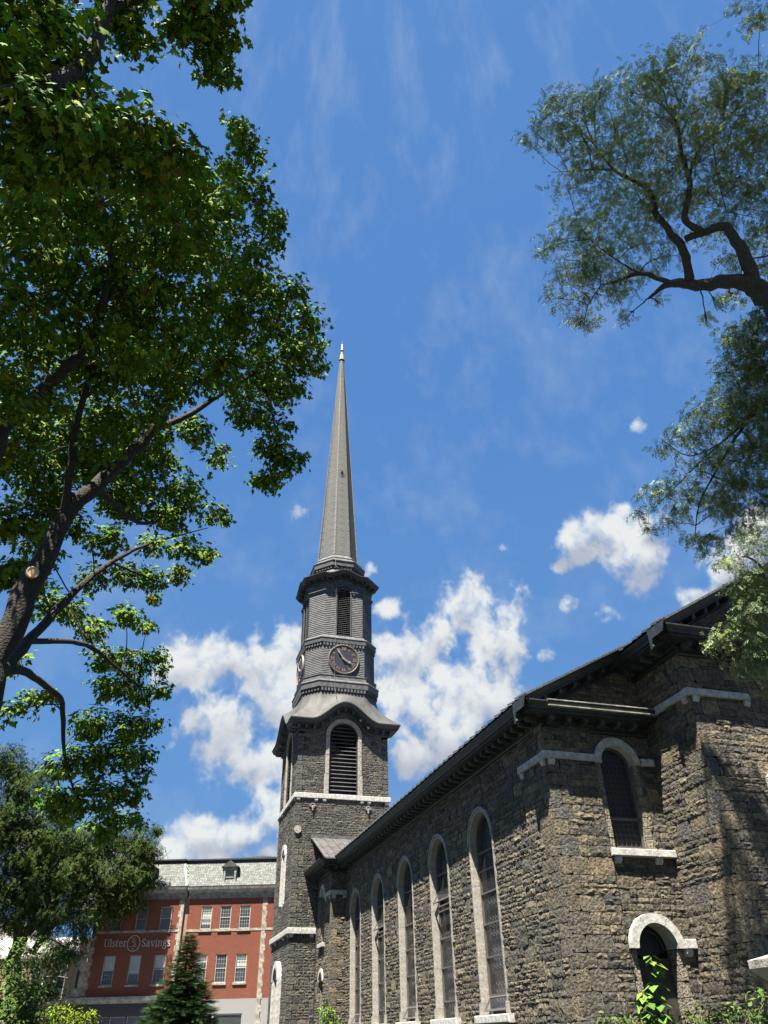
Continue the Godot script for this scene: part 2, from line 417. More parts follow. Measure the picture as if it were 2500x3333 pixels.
const MAPLE_L := [[Vector4(-2.99,-0.194,-12.91,0.459),Vector4(-3.12,1.46,-13.39,0.414),Vector4(-3.35,3.72,-13.95,0.370),Vector4(-3.30,6.33,-14.39,0.311),Vector4(-3.23,7.78,-14.40,0.266),Vector4(-3.00,9.27,-14.30,0.222),Vector4(-2.71,10.75,-14.22,0.185),Vector4(-2.25,11.73,-14.25,0.170),Vector4(-1.82,12.63,-14.27,0.148),Vector4(-1.35,13.56,-14.22,0.133),Vector4(-0.986,14.63,-13.79,0.104),Vector4(-0.623,15.76,-13.21,0.081),Vector4(-0.353,16.65,-12.40,0.059),Vector4(-0.227,17.58,-11.40,0.037),Vector4(-0.212,18.60,-10.53,0.022)],
	[Vector4(-2.71,10.75,-14.22,0.096),Vector4(-2.79,11.63,-13.76,0.089),Vector4(-2.83,12.58,-13.33,0.074),Vector4(-2.67,13.53,-12.53,0.067),Vector4(-2.33,14.31,-11.04,0.052),Vector4(-2.29,13.25,-8.53,0.044),Vector4(-2.27,12.20,-6.71,0.030)],
	[Vector4(-3.30,6.33,-14.39,0.222),Vector4(-3.67,8.59,-12.46,0.192),Vector4(-3.63,10.61,-11.43,0.148),Vector4(-3.32,11.27,-11.32,0.126),Vector4(-2.90,11.95,-11.16,0.104),Vector4(-2.49,12.82,-10.77,0.074),Vector4(-2.28,13.59,-9.56,0.059),Vector4(-2.51,13.56,-8.70,0.044)],
	[Vector4(-3.30,6.33,-14.39,0.178),Vector4(-3.37,7.80,-15.60,0.148),Vector4(-3.18,8.87,-16.44,0.118),Vector4(-2.93,9.76,-16.90,0.104),Vector4(-2.55,10.78,-17.30,0.081),Vector4(-2.00,11.88,-17.77,0.067),Vector4(-1.32,12.82,-18.29,0.044),Vector4(-0.413,13.76,-18.92,0.026),Vector4(0.345,14.17,-18.96,0.015)],
	[Vector4(-3.18,8.87,-16.44,0.074),Vector4(-2.64,9.60,-17.86,0.067),Vector4(-2.12,10.04,-19.11,0.059),Vector4(-1.57,10.17,-20.47,0.044),Vector4(-0.927,10.23,-21.84,0.026),Vector4(-0.400,10.48,-22.70,0.011)],
	[Vector4(-3.42,7.74,-15.48,0.104),Vector4(-3.08,8.32,-16.82,0.089),Vector4(-2.74,8.52,-18.29,0.074),Vector4(-2.55,8.60,-19.37,0.067),Vector4(-2.51,8.15,-20.85,0.052),Vector4(-2.37,7.71,-21.79,0.037),Vector4(-2.03,7.15,-22.36,0.022)],
	[Vector4(-1.35,13.56,-14.22,0.089),Vector4(-0.677,14.26,-14.32,0.074),Vector4(0.121,15.15,-14.20,0.059),Vector4(0.976,16.12,-14.08,0.044),Vector4(1.87,17.25,-13.88,0.022)],
	[Vector4(0.976,16.12,-14.08,0.037),Vector4(1.43,15.45,-14.70,0.030),Vector4(1.77,14.73,-15.31,0.015)],
	[Vector4(-3.35,3.72,-13.95,0.311),Vector4(-5.00,6.82,-9.89,0.266),Vector4(-4.47,8.45,-6.59,0.222),Vector4(-3.76,9.82,-5.34,0.148),Vector4(-2.77,11.09,-5.37,0.111),Vector4(-2.33,12.34,-5.42,0.096),Vector4(-2.35,13.20,-5.37,0.089),Vector4(-2.31,13.83,-5.24,0.081),Vector4(-2.30,14.48,-4.99,0.059)],
	[Vector4(-2.34,13.65,-5.30,0.059),Vector4(-2.04,14.12,-5.30,0.044),Vector4(-1.32,14.08,-4.99,0.037),Vector4(-1.02,13.90,-5.15,0.022),Vector4(-0.761,13.75,-5.53,0.011)],
	[Vector4(-2.00,11.88,-17.77,0.037),Vector4(-1.34,12.28,-18.90,0.030),Vector4(-0.591,12.64,-19.88,0.018),Vector4(-0.093,13.13,-20.34,0.009)],
	[Vector4(-0.353,16.65,-12.40,0.037),Vector4(0.277,17.28,-11.59,0.026),Vector4(0.647,17.87,-10.96,0.015)],
	[Vector4(-2.25,11.73,-14.25,0.074),Vector4(-1.40,12.24,-16.28,0.052),Vector4(-0.703,13.25,-17.16,0.030),Vector4(0.102,14.00,-17.57,0.015)]]
const LOCUST_A_B := [Vector4(15.08,24.05,-7.24,0.883),Vector4(15.66,23.28,-8.29,0.883),Vector4(16.22,22.42,-9.35,0.883),Vector4(16.66,21.64,-10.24,0.883),Vector4(8.97,26.14,-10.05,0.442),Vector4(9.31,26.22,-9.54,0.530),Vector4(9.95,26.02,-9.41,0.530),Vector4(9.56,25.80,-10.33,0.662),Vector4(8.88,25.94,-10.61,0.324),Vector4(8.47,26.01,-10.79,0.147),Vector4(10.28,25.58,-10.17,0.810),Vector4(11.05,25.53,-9.45,0.810),Vector4(10.33,26.07,-8.87,0.383),Vector4(10.96,25.89,-8.61,0.736),Vector4(11.40,25.90,-7.98,0.648),Vector4(11.80,25.82,-7.62,0.648),Vector4(12.37,25.70,-7.06,0.501),Vector4(12.28,25.90,-6.55,0.132),Vector4(11.67,26.05,-7.08,0.147),Vector4(13.23,25.24,-7.09,0.648),Vector4(13.88,24.81,-7.26,0.810),Vector4(14.25,24.68,-6.95,0.736),Vector4(12.07,25.30,-8.74,1.10),Vector4(12.97,25.02,-8.19,1.10),Vector4(14.08,24.39,-8.14,1.10),Vector4(14.83,23.96,-8.00,0.883),Vector4(11.60,25.05,-9.98,1.10),Vector4(12.70,24.58,-9.73,1.10),Vector4(13.65,24.23,-9.25,1.10),Vector4(14.81,23.58,-9.02,1.10),Vector4(10.88,25.02,-10.83,0.810),Vector4(10.21,24.99,-11.51,0.530),Vector4(11.48,24.41,-11.48,0.810),Vector4(12.52,24.11,-10.99,1.10),Vector4(13.51,23.77,-10.50,1.10),Vector4(14.61,23.28,-10.03,1.10),Vector4(15.59,22.72,-9.73,0.883),Vector4(10.85,24.29,-12.30,0.589),Vector4(10.47,24.08,-13.00,0.442),Vector4(10.03,23.93,-13.60,0.236),Vector4(11.72,23.78,-12.44,0.942),Vector4(12.82,23.39,-12.04,0.942),Vector4(11.39,23.47,-13.26,0.810),Vector4(12.17,23.11,-13.17,0.810),Vector4(10.96,23.32,-13.86,0.501),Vector4(12.88,22.83,-12.95,0.648),Vector4(13.79,22.92,-11.80,0.648),Vector4(11.74,22.70,-14.18,0.559),Vector4(11.08,22.89,-14.42,0.265),Vector4(12.25,22.07,-14.66,0.324),Vector4(11.66,22.44,-14.62,0.294),Vector4(12.66,22.55,-13.59,0.353),Vector4(13.36,22.00,-13.76,0.265),Vector4(14.00,22.06,-13.02,0.206),Vector4(15.58,21.43,-12.16,0.294),Vector4(15.85,21.44,-11.79,0.294),Vector4(15.45,21.20,-12.70,0.147),Vector4(15.70,22.09,-10.84,0.648),Vector4(16.32,21.53,-10.97,0.589),Vector4(13.00,25.78,-5.50,0.501),Vector4(13.48,25.52,-5.51,0.294)]
const LOCUST_A_L := [[Vector4(17.76,10.86,-12.94,0.570),Vector4(16.68,16.05,-11.58,0.471),Vector4(15.92,18.96,-10.63,0.380),Vector4(15.37,19.97,-10.51,0.319),Vector4(14.84,20.49,-10.72,0.228),Vector4(14.30,20.96,-11.37,0.190),Vector4(13.86,21.44,-11.79,0.152),Vector4(13.57,21.63,-12.16,0.099),Vector4(13.35,21.62,-12.74,0.038)],
	[Vector4(13.67,21.50,-11.92,0.091),Vector4(12.97,22.31,-12.35,0.076),Vector4(12.54,22.59,-13.01,0.053),Vector4(12.18,22.76,-13.39,0.023)],
	[Vector4(14.01,21.26,-11.56,0.152),Vector4(13.79,21.86,-11.15,0.137),Vector4(13.44,22.41,-10.94,0.129),Vector4(12.88,23.21,-10.81,0.106),Vector4(12.69,23.83,-10.56,0.091),Vector4(12.39,24.07,-10.41,0.076),Vector4(11.69,25.09,-10.64,0.061),Vector4(11.18,25.74,-10.54,0.046),Vector4(10.90,26.26,-10.47,0.030),Vector4(9.93,27.10,-10.27,0.011)],
	[Vector4(15.33,20.04,-10.44,0.228),Vector4(14.81,21.08,-10.06,0.182),Vector4(14.43,21.66,-9.89,0.152),Vector4(14.18,21.84,-9.87,0.137),Vector4(13.88,22.04,-10.31,0.114),Vector4(13.57,22.21,-10.76,0.106)],
	[Vector4(13.88,22.04,-10.31,0.114),Vector4(13.38,22.55,-10.34,0.106),Vector4(13.40,23.09,-10.00,0.099),Vector4(13.39,23.65,-9.64,0.084),Vector4(13.12,24.52,-9.30,0.068),Vector4(12.85,25.42,-8.81,0.053),Vector4(12.48,26.02,-8.70,0.038),Vector4(12.20,26.39,-8.55,0.023),Vector4(11.88,26.99,-8.28,0.009)],
	[Vector4(13.39,23.65,-9.64,0.061),Vector4(13.48,24.29,-9.34,0.053),Vector4(13.87,24.91,-8.62,0.038),Vector4(14.40,25.39,-7.94,0.027),Vector4(15.12,25.53,-7.31,0.011)],
	[Vector4(11.69,25.09,-10.64,0.038),Vector4(11.17,25.41,-10.89,0.038),Vector4(10.63,25.80,-11.36,0.019),Vector4(9.98,26.07,-11.74,0.008)],
	[Vector4(12.85,25.42,-8.81,0.023),Vector4(12.84,26.27,-7.96,0.015),Vector4(12.82,26.97,-6.84,0.006)],
	[Vector4(12.97,22.31,-12.35,0.038),Vector4(12.30,23.04,-12.50,0.027),Vector4(11.28,24.18,-12.47,0.015),Vector4(10.50,25.49,-11.73,0.008)],
	[Vector4(13.87,24.91,-8.62,0.023),Vector4(14.26,23.82,-9.32,0.023),Vector4(14.64,22.74,-9.85,0.015)],
	[Vector4(12.14,22.64,-13.30,0.023),Vector4(11.93,22.30,-14.00,0.015),Vector4(12.00,21.82,-14.63,0.008)]]
const LOCUST_B_B := [Vector4(16.15,19.73,-11.81,0.653),Vector4(16.26,19.00,-12.72,0.625),Vector4(16.79,18.22,-13.07,0.710),Vector4(16.01,18.35,-13.86,0.568),Vector4(17.08,17.22,-13.90,0.710),Vector4(16.85,16.24,-15.20,0.625),Vector4(16.67,19.64,-11.20,0.852),Vector4(17.07,18.64,-12.14,0.852),Vector4(17.32,17.61,-13.14,0.852),Vector4(17.72,16.43,-13.96,0.852),Vector4(17.86,15.41,-14.82,0.710),Vector4(16.09,20.07,-11.35,0.511),Vector4(15.88,19.77,-12.12,0.625),Vector4(16.49,19.07,-12.32,0.710),Vector4(15.83,19.18,-13.02,0.369),Vector4(16.34,18.51,-13.28,0.781),Vector4(15.75,18.24,-14.28,0.625),Vector4(16.61,17.61,-14.03,0.908),Vector4(15.16,18.13,-15.02,0.397),Vector4(14.78,17.93,-15.62,0.284),Vector4(15.67,17.43,-15.27,0.625),Vector4(16.39,16.96,-14.98,0.781),Vector4(17.16,16.56,-14.52,0.710),Vector4(15.28,16.75,-16.31,0.539),Vector4(14.85,16.63,-16.81,0.341),Vector4(14.64,16.20,-17.37,0.256),Vector4(15.82,16.23,-16.26,0.625),Vector4(16.63,15.86,-15.79,0.625),Vector4(17.26,15.63,-15.30,0.511),Vector4(15.36,15.76,-17.10,0.341),Vector4(14.92,15.63,-17.60,0.227),Vector4(16.12,15.18,-16.88,0.341),Vector4(16.58,14.92,-16.63,0.341),Vector4(16.41,14.66,-17.00,0.199),Vector4(17.14,15.21,-15.81,0.369)]
const LOCUST_B_L := [[Vector4(17.45,6.06,-12.97,0.320),Vector4(18.44,12.60,-12.74,0.240),Vector4(17.76,16.18,-12.71,0.160),Vector4(17.02,18.03,-13.02,0.080),Vector4(16.61,17.61,-14.03,0.056),Vector4(16.31,16.87,-15.15,0.040),Vector4(16.08,16.04,-16.19,0.024),Vector4(16.14,15.05,-16.96,0.010)],
	[Vector4(17.02,18.03,-13.02,0.048),Vector4(16.26,17.49,-14.57,0.036),Vector4(15.75,17.06,-15.55,0.024),Vector4(15.31,16.62,-16.40,0.016),Vector4(14.83,16.15,-17.25,0.008)],
	[Vector4(16.26,17.49,-14.57,0.032),Vector4(15.46,17.30,-15.29,0.020),Vector4(14.65,17.93,-15.42,0.010)],
	[Vector4(17.27,17.30,-12.81,0.064),Vector4(16.53,18.97,-12.41,0.048),Vector4(15.91,19.10,-13.03,0.024),Vector4(15.48,19.29,-13.29,0.012)]]
const LOCUST_C_B := [Vector4(9.69,8.77,-8.92,0.284),Vector4(9.43,8.66,-9.28,0.173),Vector4(9.86,8.31,-9.09,0.347),Vector4(9.67,8.06,-9.47,0.237),Vector4(9.91,7.82,-9.39,0.347),Vector4(9.52,7.50,-9.98,0.221),Vector4(9.78,7.43,-9.77,0.347),Vector4(9.35,7.44,-10.18,0.120),Vector4(10.02,6.94,-9.80,0.315),Vector4(9.80,7.10,-9.94,0.221),Vector4(10.04,6.43,-10.04,0.120)]
const LOCUST_C_L := [[Vector4(8.62,2.11,-7.72,0.180),Vector4(9.47,4.32,-8.18,0.144),Vector4(9.98,6.54,-8.72,0.084),Vector4(9.95,7.44,-9.01,0.048),Vector4(9.83,7.84,-9.27,0.030),Vector4(9.71,7.59,-9.73,0.018),Vector4(9.44,7.45,-10.09,0.007)],
	[Vector4(9.95,7.44,-9.01,0.036),Vector4(9.84,8.46,-9.00,0.024),Vector4(9.62,8.75,-9.22,0.009)]]
const ELM_B := [Vector4(-0.367,13.39,-86.20,1.01),Vector4(0.886,15.27,-85.92,0.823),Vector4(-5.57,9.19,-86.49,1.01),Vector4(0.171,18.19,-85.40,1.19),Vector4(-14.55,25.27,-82.44,1.65),Vector4(-12.43,23.36,-83.31,2.52),Vector4(-13.03,20.38,-83.94,2.74),Vector4(-8.91,19.01,-84.77,2.52),Vector4(-11.16,17.64,-84.78,3.20),Vector4(-6.08,17.92,-85.24,2.52),Vector4(-3.59,18.88,-85.19,2.01),Vector4(-0.813,18.58,-85.32,1.74),Vector4(0.577,19.92,-85.05,0.640),Vector4(-6.95,15.82,-85.55,2.93),Vector4(-3.49,15.96,-85.74,2.52),Vector4(-0.829,16.05,-85.79,1.83),Vector4(-10.53,14.86,-85.34,2.93),Vector4(-0.142,17.33,-85.57,1.28),Vector4(-7.63,13.00,-85.91,2.52),Vector4(-4.25,13.10,-86.13,2.52),Vector4(-1.72,13.56,-86.16,1.56),Vector4(-10.72,12.12,-85.69,2.01),Vector4(-0.473,14.00,-86.11,0.823),Vector4(-4.63,10.73,-86.40,1.10),Vector4(-7.95,10.67,-86.16,1.10),Vector4(-16.25,18.49,-83.78,3.66),Vector4(-14.81,12.73,-85.00,3.66)]
const ELM_L := [[Vector4(-8.42,0.763,-86.59,0.696),Vector4(-9.53,5.52,-86.39,0.673),Vector4(-10.16,8.75,-86.11,0.617),Vector4(-9.56,10.63,-86.00,0.471),Vector4(-8.08,12.20,-85.97,0.404),Vector4(-7.59,13.79,-85.81,0.314),Vector4(-6.95,15.82,-85.55,0.224),Vector4(-5.12,17.55,-85.37,0.135),Vector4(-2.17,18.52,-85.31,0.056)],
	[Vector4(-10.16,8.75,-86.11,0.505),Vector4(-10.34,11.37,-85.83,0.426),Vector4(-10.19,13.69,-85.55,0.337),Vector4(-11.71,16.39,-84.93,0.247),Vector4(-13.37,19.12,-84.16,0.157),Vector4(-14.09,23.20,-83.09,0.056)],
	[Vector4(-8.68,8.73,-85.77,0.337),Vector4(-7.70,10.62,-85.68,0.292),Vector4(-6.26,12.58,-85.57,0.224),Vector4(-4.46,14.22,-85.46,0.135),Vector4(-2.08,15.51,-85.35,0.056)]]
const BUSH_SHRUB_B := [Vector4(-2.56,3.22,-21.79,0.694),Vector4(-1.98,3.32,-21.84,0.578),Vector4(-1.74,3.61,-21.84,0.347),Vector4(-2.11,2.74,-21.37,0.678),Vector4(-2.37,2.46,-20.85,0.662),Vector4(-1.72,2.74,-21.40,0.407),Vector4(-1.94,2.21,-20.90,0.662),Vector4(-1.59,3.28,-21.88,0.231),Vector4(-2.23,1.88,-20.88,0.773),Vector4(-1.58,1.87,-20.94,0.552)]
const LIME_SHRUB_B := [Vector4(-1.81,2.40,-29.93,0.442),Vector4(-1.42,2.52,-29.95,0.410),Vector4(-0.978,2.39,-29.97,0.284),Vector4(-2.19,2.28,-29.91,0.347),Vector4(-1.59,2.04,-29.95,0.631),Vector4(-1.05,2.07,-29.98,0.442)]
const TOWER_SHRUB_B := [Vector4(10.02,2.95,-44.87,0.387),Vector4(10.30,3.18,-44.81,0.266),Vector4(10.54,2.84,-44.76,0.314),Vector4(10.13,2.55,-44.86,0.484),Vector4(10.46,2.39,-44.79,0.435)]
const DOOR_SHRUB_B := [Vector4(9.72,1.83,-16.33,0.180),Vector4(10.00,1.90,-16.15,0.200),Vector4(10.26,1.84,-15.99,0.180),Vector4(10.61,1.88,-15.76,0.200),Vector4(10.89,1.81,-15.57,0.180),Vector4(11.16,1.91,-15.37,0.200),Vector4(11.09,1.84,-14.80,0.195),Vector4(11.35,1.96,-14.60,0.195),Vector4(11.26,1.89,-14.04,0.208),Vector4(11.48,2.04,-13.86,0.246),Vector4(11.12,1.66,-14.78,0.331),Vector4(10.42,1.64,-15.89,0.340),Vector4(11.34,1.69,-13.98,0.322),Vector4(9.80,1.64,-16.28,0.260),Vector4(10.92,1.61,-15.55,0.280)]
const CLOUDS := [[1.5,23.2,2.32,1.99,1.00],[4.3,24.1,2.03,1.35,1.00],[6.6,23.6,2.38,2.04,1.00],[9.0,25.0,1.56,1.56,1.00],[8.3,20.9,2.69,2.36,1.00],[4.9,19.5,2.96,2.63,1.00],[2.4,20.0,1.47,1.63,1.00],[7.2,17.0,2.60,1.62,1.00],[9.6,17.7,1.32,2.64,1.00],[18.8,24.3,2.09,2.09,1.00],[21.3,25.8,1.75,1.40,1.00],[24.2,27.6,1.58,2.10,1.00],[25.8,24.7,1.90,2.41,1.00],[23.2,22.1,3.08,2.73,1.00],[19.4,20.9,2.73,2.73,1.00],[25.0,21.0,1.69,1.69,1.00],[21.5,18.8,3.02,2.01,1.00],[18.6,17.6,1.66,2.00,1.00],[17.0,28.2,0.92,0.78,1.00],[15.8,30.9,0.57,0.43,0.70],[3.7,12.3,1.83,0.79,1.00],[6.3,12.0,2.15,1.11,1.00],[8.5,13.3,1.26,1.57,1.00],[5.1,11.1,3.63,0.91,1.00],[34.1,31.7,1.54,1.23,1.00],[36.7,32.4,1.52,1.08,1.00],[38.5,30.3,1.82,1.49,1.00],[38.7,28.5,1.48,1.18,1.00],[32.4,30.2,0.75,0.41,1.00],[40.5,32.1,1.18,0.85,1.00],[38.5,33.2,0.87,0.53,1.00],[43.0,25.9,1.41,0.81,1.00],[45.6,27.4,1.69,1.11,1.00],[48.3,30.0,1.36,1.09,1.00],[47.3,28.3,1.67,1.37,1.00],[41.7,38.9,0.65,0.46,0.75],[30.2,23.8,1.15,0.61,0.75],[35.5,26.0,0.93,0.66,0.70],[32.8,27.4,0.68,0.68,0.50],[29.1,28.9,1.25,0.90,0.55],[27.6,32.0,0.63,0.56,0.50],[9.3,35.3,2.13,0.78,0.30],[5.6,37.2,2.11,0.77,0.30],[12.3,11.2,6.21,1.24,1.00],[-0.2,9.0,4.56,1.71,1.00],[-6.2,10.1,4.40,1.65,1.00]]

# ---------------------------------------------------------------- stones
# one rough-faced stone in a unit box: x, y from -0.5 to 0.5, face towards +z
func rock(nx: int, ny: int, rough: float, c: Color) -> ArrayMesh:
	var g := []
	for j in ny + 1:
		var row := []
		for i in nx + 1:
			var x := float(i) / nx - 0.5
			var y := float(j) / ny - 0.5
			var border := i == 0 or j == 0 or i == nx or j == ny
			var corner := (i == 0 or i == nx) and (j == 0 or j == ny)
			var z := 0.0
			if border:
				z = rr(0.52, 0.76) if rough > 0.5 else rr(0.82, 0.9)
				x += rr(-0.02, 0.02); y += rr(-0.045, 0.045) * (0.4 + rough)
				if corner: x *= rr(0.9, 0.99); y *= rr(0.86, 0.98)
			else:
				z = rr(0.95 - 0.38 * rough, 0.95 + 0.22 * rough)
				x += rr(-0.3, 0.3) / nx; y += rr(-0.3, 0.3) / ny
			row.append(Vector3(x, y, z))
		g.append(row)
	var st := mb()
	var tint := func() -> void:
		var k := rr(0.82, 1.16)
		st.set_color(Color(c.r * k, c.g * k * rr(0.97, 1.03), c.b * k * rr(0.94, 1.06)))
	for j in ny:
		for i in nx:
			tint.call()
			var a: Vector3 = g[j][i]; var b: Vector3 = g[j][i + 1]; var d: Vector3 = g[j + 1][i + 1]; var e: Vector3 = g[j + 1][i]
			if rng.randf() < 0.5:
				tri(st, a, e, d); tri(st, a, d, b)
			else:
				tri(st, a, e, b); tri(st, b, e, d)
	var rim := []
	for i in nx: rim.append(g[0][i])
	for j in ny: rim.append(g[j][nx])
	for i in nx: rim.append(g[ny][nx - i])
	for j in ny: rim.append(g[ny - j][0])
	tint.call()
	for k in rim.size():
		var p: Vector3 = rim[k]
		var q: Vector3 = rim[(k + 1) % rim.size()]
		quad(st, p, q, Vector3(q.x, q.y, -0.2), Vector3(p.x, p.y, -0.2))
	return flat(st)

func pick_color(pal: Array) -> Color:
	var t := rng.randf()
	for p in pal:
		t -= p[1]
		if t <= 0: return p[0] * rr(0.8, 1.2)
	return pal[0][0]

func make_stones() -> void:
	var brown := [[Color(0.112, 0.098, 0.075), 0.36], [Color(0.076, 0.071, 0.061), 0.27], [Color(0.152, 0.128, 0.088), 0.21], [Color(0.052, 0.052, 0.051), 0.11], [Color(0.18, 0.14, 0.086), 0.04], [Color(0.115, 0.073, 0.051), 0.01]]
	var grey := [[Color(0.088, 0.084, 0.074), 0.4], [Color(0.065, 0.063, 0.060), 0.3], [Color(0.115, 0.104, 0.084), 0.2], [Color(0.047, 0.047, 0.047), 0.1]]
	var cut := [[Color(0.150, 0.126, 0.089), 0.38], [Color(0.112, 0.101, 0.082), 0.3], [Color(0.192, 0.153, 0.098), 0.17], [Color(0.083, 0.081, 0.076), 0.12], [Color(0.148, 0.088, 0.056), 0.03]]
	for i in 44: rough_stones.append(rock(rng.randi_range(4, 5), 3, rr(0.7, 1.0), pick_color(brown)))
	for i in 36: grey_stones.append(rock(3, 2, rr(0.6, 0.9), pick_color(grey)))
	var cut2 := [[Color(0.105, 0.099, 0.085), 0.5], [Color(0.08, 0.078, 0.074), 0.3], [Color(0.138, 0.12, 0.092), 0.2]]
	for i in 18: grey_cut.append(rock(3, 2, rr(0.15, 0.4), pick_color(cut2)))
	for i in 24: dressed_stones.append(rock(4, 3, rr(0.12, 0.4), pick_color(cut)))

# is (u, v) inside an opening; openings are {c, r, v0, vs}
func chord(o: Dictionary, v: float) -> float:
	if v < o.v0 or v > o.vs + o.r: return -1.0
	if v <= o.vs: return o.r
	return sqrt(max(o.r * o.r - (v - o.vs) * (v - o.vs), 0.0))

func lay(wall: Node3D, fr: Transform3D, u: float, v: float, w: float, h: float, cut: bool, opt: Dictionary) -> void:
	var a := u
	var b := u + w
	for o in opt.get("open", []):
		if v + h < o.v0 or v > o.vs + o.r: continue
		var hw: float = max(chord(o, clamp(v + h * 0.3, o.v0, 99)), chord(o, clamp(v + h * 0.7, o.v0, 99))) - 0.05
		if hw <= 0: continue
		if b > o.c - hw and a < o.c + hw:
			if a >= o.c - hw and b <= o.c + hw: return
			if a < o.c - hw and b > o.c + hw:
				lay(wall, fr, a, v, o.c - hw - a, h, cut, opt)
				lay(wall, fr, o.c + hw, v, b - o.c - hw, h, cut, opt)
				return
			if a < o.c - hw: b = o.c - hw
			else: a = o.c + hw
	if opt.has("top") and v + h * 0.6 > opt.top.call((a + b) * 0.5): return
	w = b - a
	if w < 0.07 or h < 0.05: return
	var gap: float = opt.get("gap", 0.017)
	var grey: bool = opt.get("grey", false)
	var set_: Array = (grey_cut if grey else dressed_stones) if cut else (grey_stones if grey else rough_stones)
	var depth := rr(0.028, 0.042) if cut else (rr(0.035, 0.06) if grey else rr(0.04, 0.075))
	depth *= opt.get("depth", 1.0)
	var x := Transform3D(Basis(Vector3(w - gap, 0, 0), Vector3(0, h - gap, 0), Vector3(0, 0, depth)), Vector3((a + b) * 0.5, v + h * 0.5, 0))
	if rng.randf() < 0.5: x.basis.x = -x.basis.x; x.basis.y = -x.basis.y
	var world := fr * x
	var eye := world.origin - Vector3(0, 1.6, 0)
	var size: float = w * h / eye.length_squared() * abs(fr.basis.z.dot(eye.normalized()))
	stone_list.append([size, set_[rng.randi() % set_.size()], world, wall])

# random rubble in courses, larger cut blocks at the corners
func rubble(wall: Node3D, fr: Transform3D, u0: float, u1: float, v0: float, v1: float, opt := {}) -> void:
	var k: float = opt.get("k", 1.0)
	var v := v0
	var row := 0
	while v < v1 - 0.08:
		var hh: float = min(rr(0.27, 0.44) * k, v1 - v)
		if v1 - v - hh < 0.12: hh = v1 - v
		var a := u0
		var b := u1
		if opt.get("ql", false):
			var q: float = (rr(0.55, 0.8) if row % 2 == 0 else rr(0.32, 0.45))
			lay(wall, fr, a - 0.05, v, q + 0.05, hh, true, opt); a += q
		if opt.get("qr", false):
			var q: float = (rr(0.55, 0.8) if row % 2 == 1 else rr(0.32, 0.45))
			b -= q
			lay(wall, fr, b, v, q + 0.045, hh, true, opt)
		while a < b - 0.02:
			var w: float = min(rr(0.3, 1.1) * k, b - a)
			if b - a - w < 0.16: w = b - a
			if rng.randf() < opt.get("whole", 0.24) and w < 0.95:
				lay(wall, fr, a, v, w, hh, rng.randf() < opt.get("cut", 0.45), opt)
			else:
				var rows := 2 if hh < 0.32 * k or rng.randf() < 0.55 else 3
				var y := v
				for r in rows:
					var h2: float = (v + hh - y) / (rows - r) * (rr(0.75, 1.25) if r < rows - 1 else 1.0)
					var x := a
					while x < a + w - 0.02:
						var w2: float = min(rr(0.16, 0.55) * k, a + w - x)
						if a + w - x - w2 < 0.1: w2 = a + w - x
						lay(wall, fr, x, y, w2, h2, false, opt)
						x += w2
					y += h2
			a += w
		v += hh
		row += 1

# the wall's core with its arched openings cut through, as strips; thick towards -z
func core(fr: Transform3D, u0: float, u1: float, v0: float, v1: float, open := [], top = null, thick := 0.5) -> ArrayMesh:
	var cuts := [u0, u1]
	for o in open:
		for i in 17: cuts.append(clamp(o.c - o.r * cos(PI * i / 16.0), u0, u1))
	if top != null:
		for i in 41: cuts.append(lerp(u0, u1, i / 40.0))
	cuts.sort()
	var st := mb()
	for i in cuts.size() - 1:
		var a: float = cuts[i]
		var b: float = cuts[i + 1]
		if b - a < 0.0005: continue
		var ta: float = top.call(a) if top != null else v1
		var tb: float = top.call(b) if top != null else v1
		var inside := []
		for o in open:
			if abs((a + b) * 0.5 - o.c) < o.r: inside.append(o)
		inside.sort_custom(func(p, q): return p.v0 < q.v0)
		for z in [0.0, -thick]:
			var la := v0
			var lb := v0
			for o in inside:
				if o.v0 > v0: quad(st, Vector3(a, la, z), Vector3(a, o.v0, z), Vector3(b, o.v0, z), Vector3(b, lb, z))
				la = o.vs + sqrt(max(o.r * o.r - (a - o.c) * (a - o.c), 0.0))
				lb = o.vs + sqrt(max(o.r * o.r - (b - o.c) * (b - o.c), 0.0))
			quad(st, Vector3(a, la, z), Vector3(a, ta, z), Vector3(b, tb, z), Vector3(b, lb, z))
		quad(st, Vector3(a, ta, 0), Vector3(a, ta, -thick), Vector3(b, tb, -thick), Vector3(b, tb, 0))
	for o in open:
		for s in [-1, 1]:
			quad(st, Vector3(o.c + s * o.r, o.v0, 0), Vector3(o.c + s * o.r, o.vs, 0), Vector3(o.c + s * o.r, o.vs, -thick), Vector3(o.c + s * o.r, o.v0, -thick))
		if o.v0 > v0: quad(st, Vector3(o.c - o.r, o.v0, 0), Vector3(o.c + o.r, o.v0, 0), Vector3(o.c + o.r, o.v0, -thick), Vector3(o.c - o.r, o.v0, -thick))
		for i in 16:
			var p := Vector3(o.c - o.r * cos(PI * i / 16.0), o.vs + o.r * sin(PI * i / 16.0), 0)
			var q := Vector3(o.c - o.r * cos(PI * (i + 1) / 16.0), o.vs + o.r * sin(PI * (i + 1) / 16.0), 0)
			quad(st, p, q, q - Vector3(0, 0, thick), p - Vector3(0, 0, thick))
	for e in [[u0, top.call(u0) if top != null else v1], [u1, top.call(u1) if top != null else v1]]:
		quad(st, Vector3(e[0], v0, 0), Vector3(e[0], e[1], 0), Vector3(e[0], e[1], -thick), Vector3(e[0], v0, -thick))
	return flat(st)

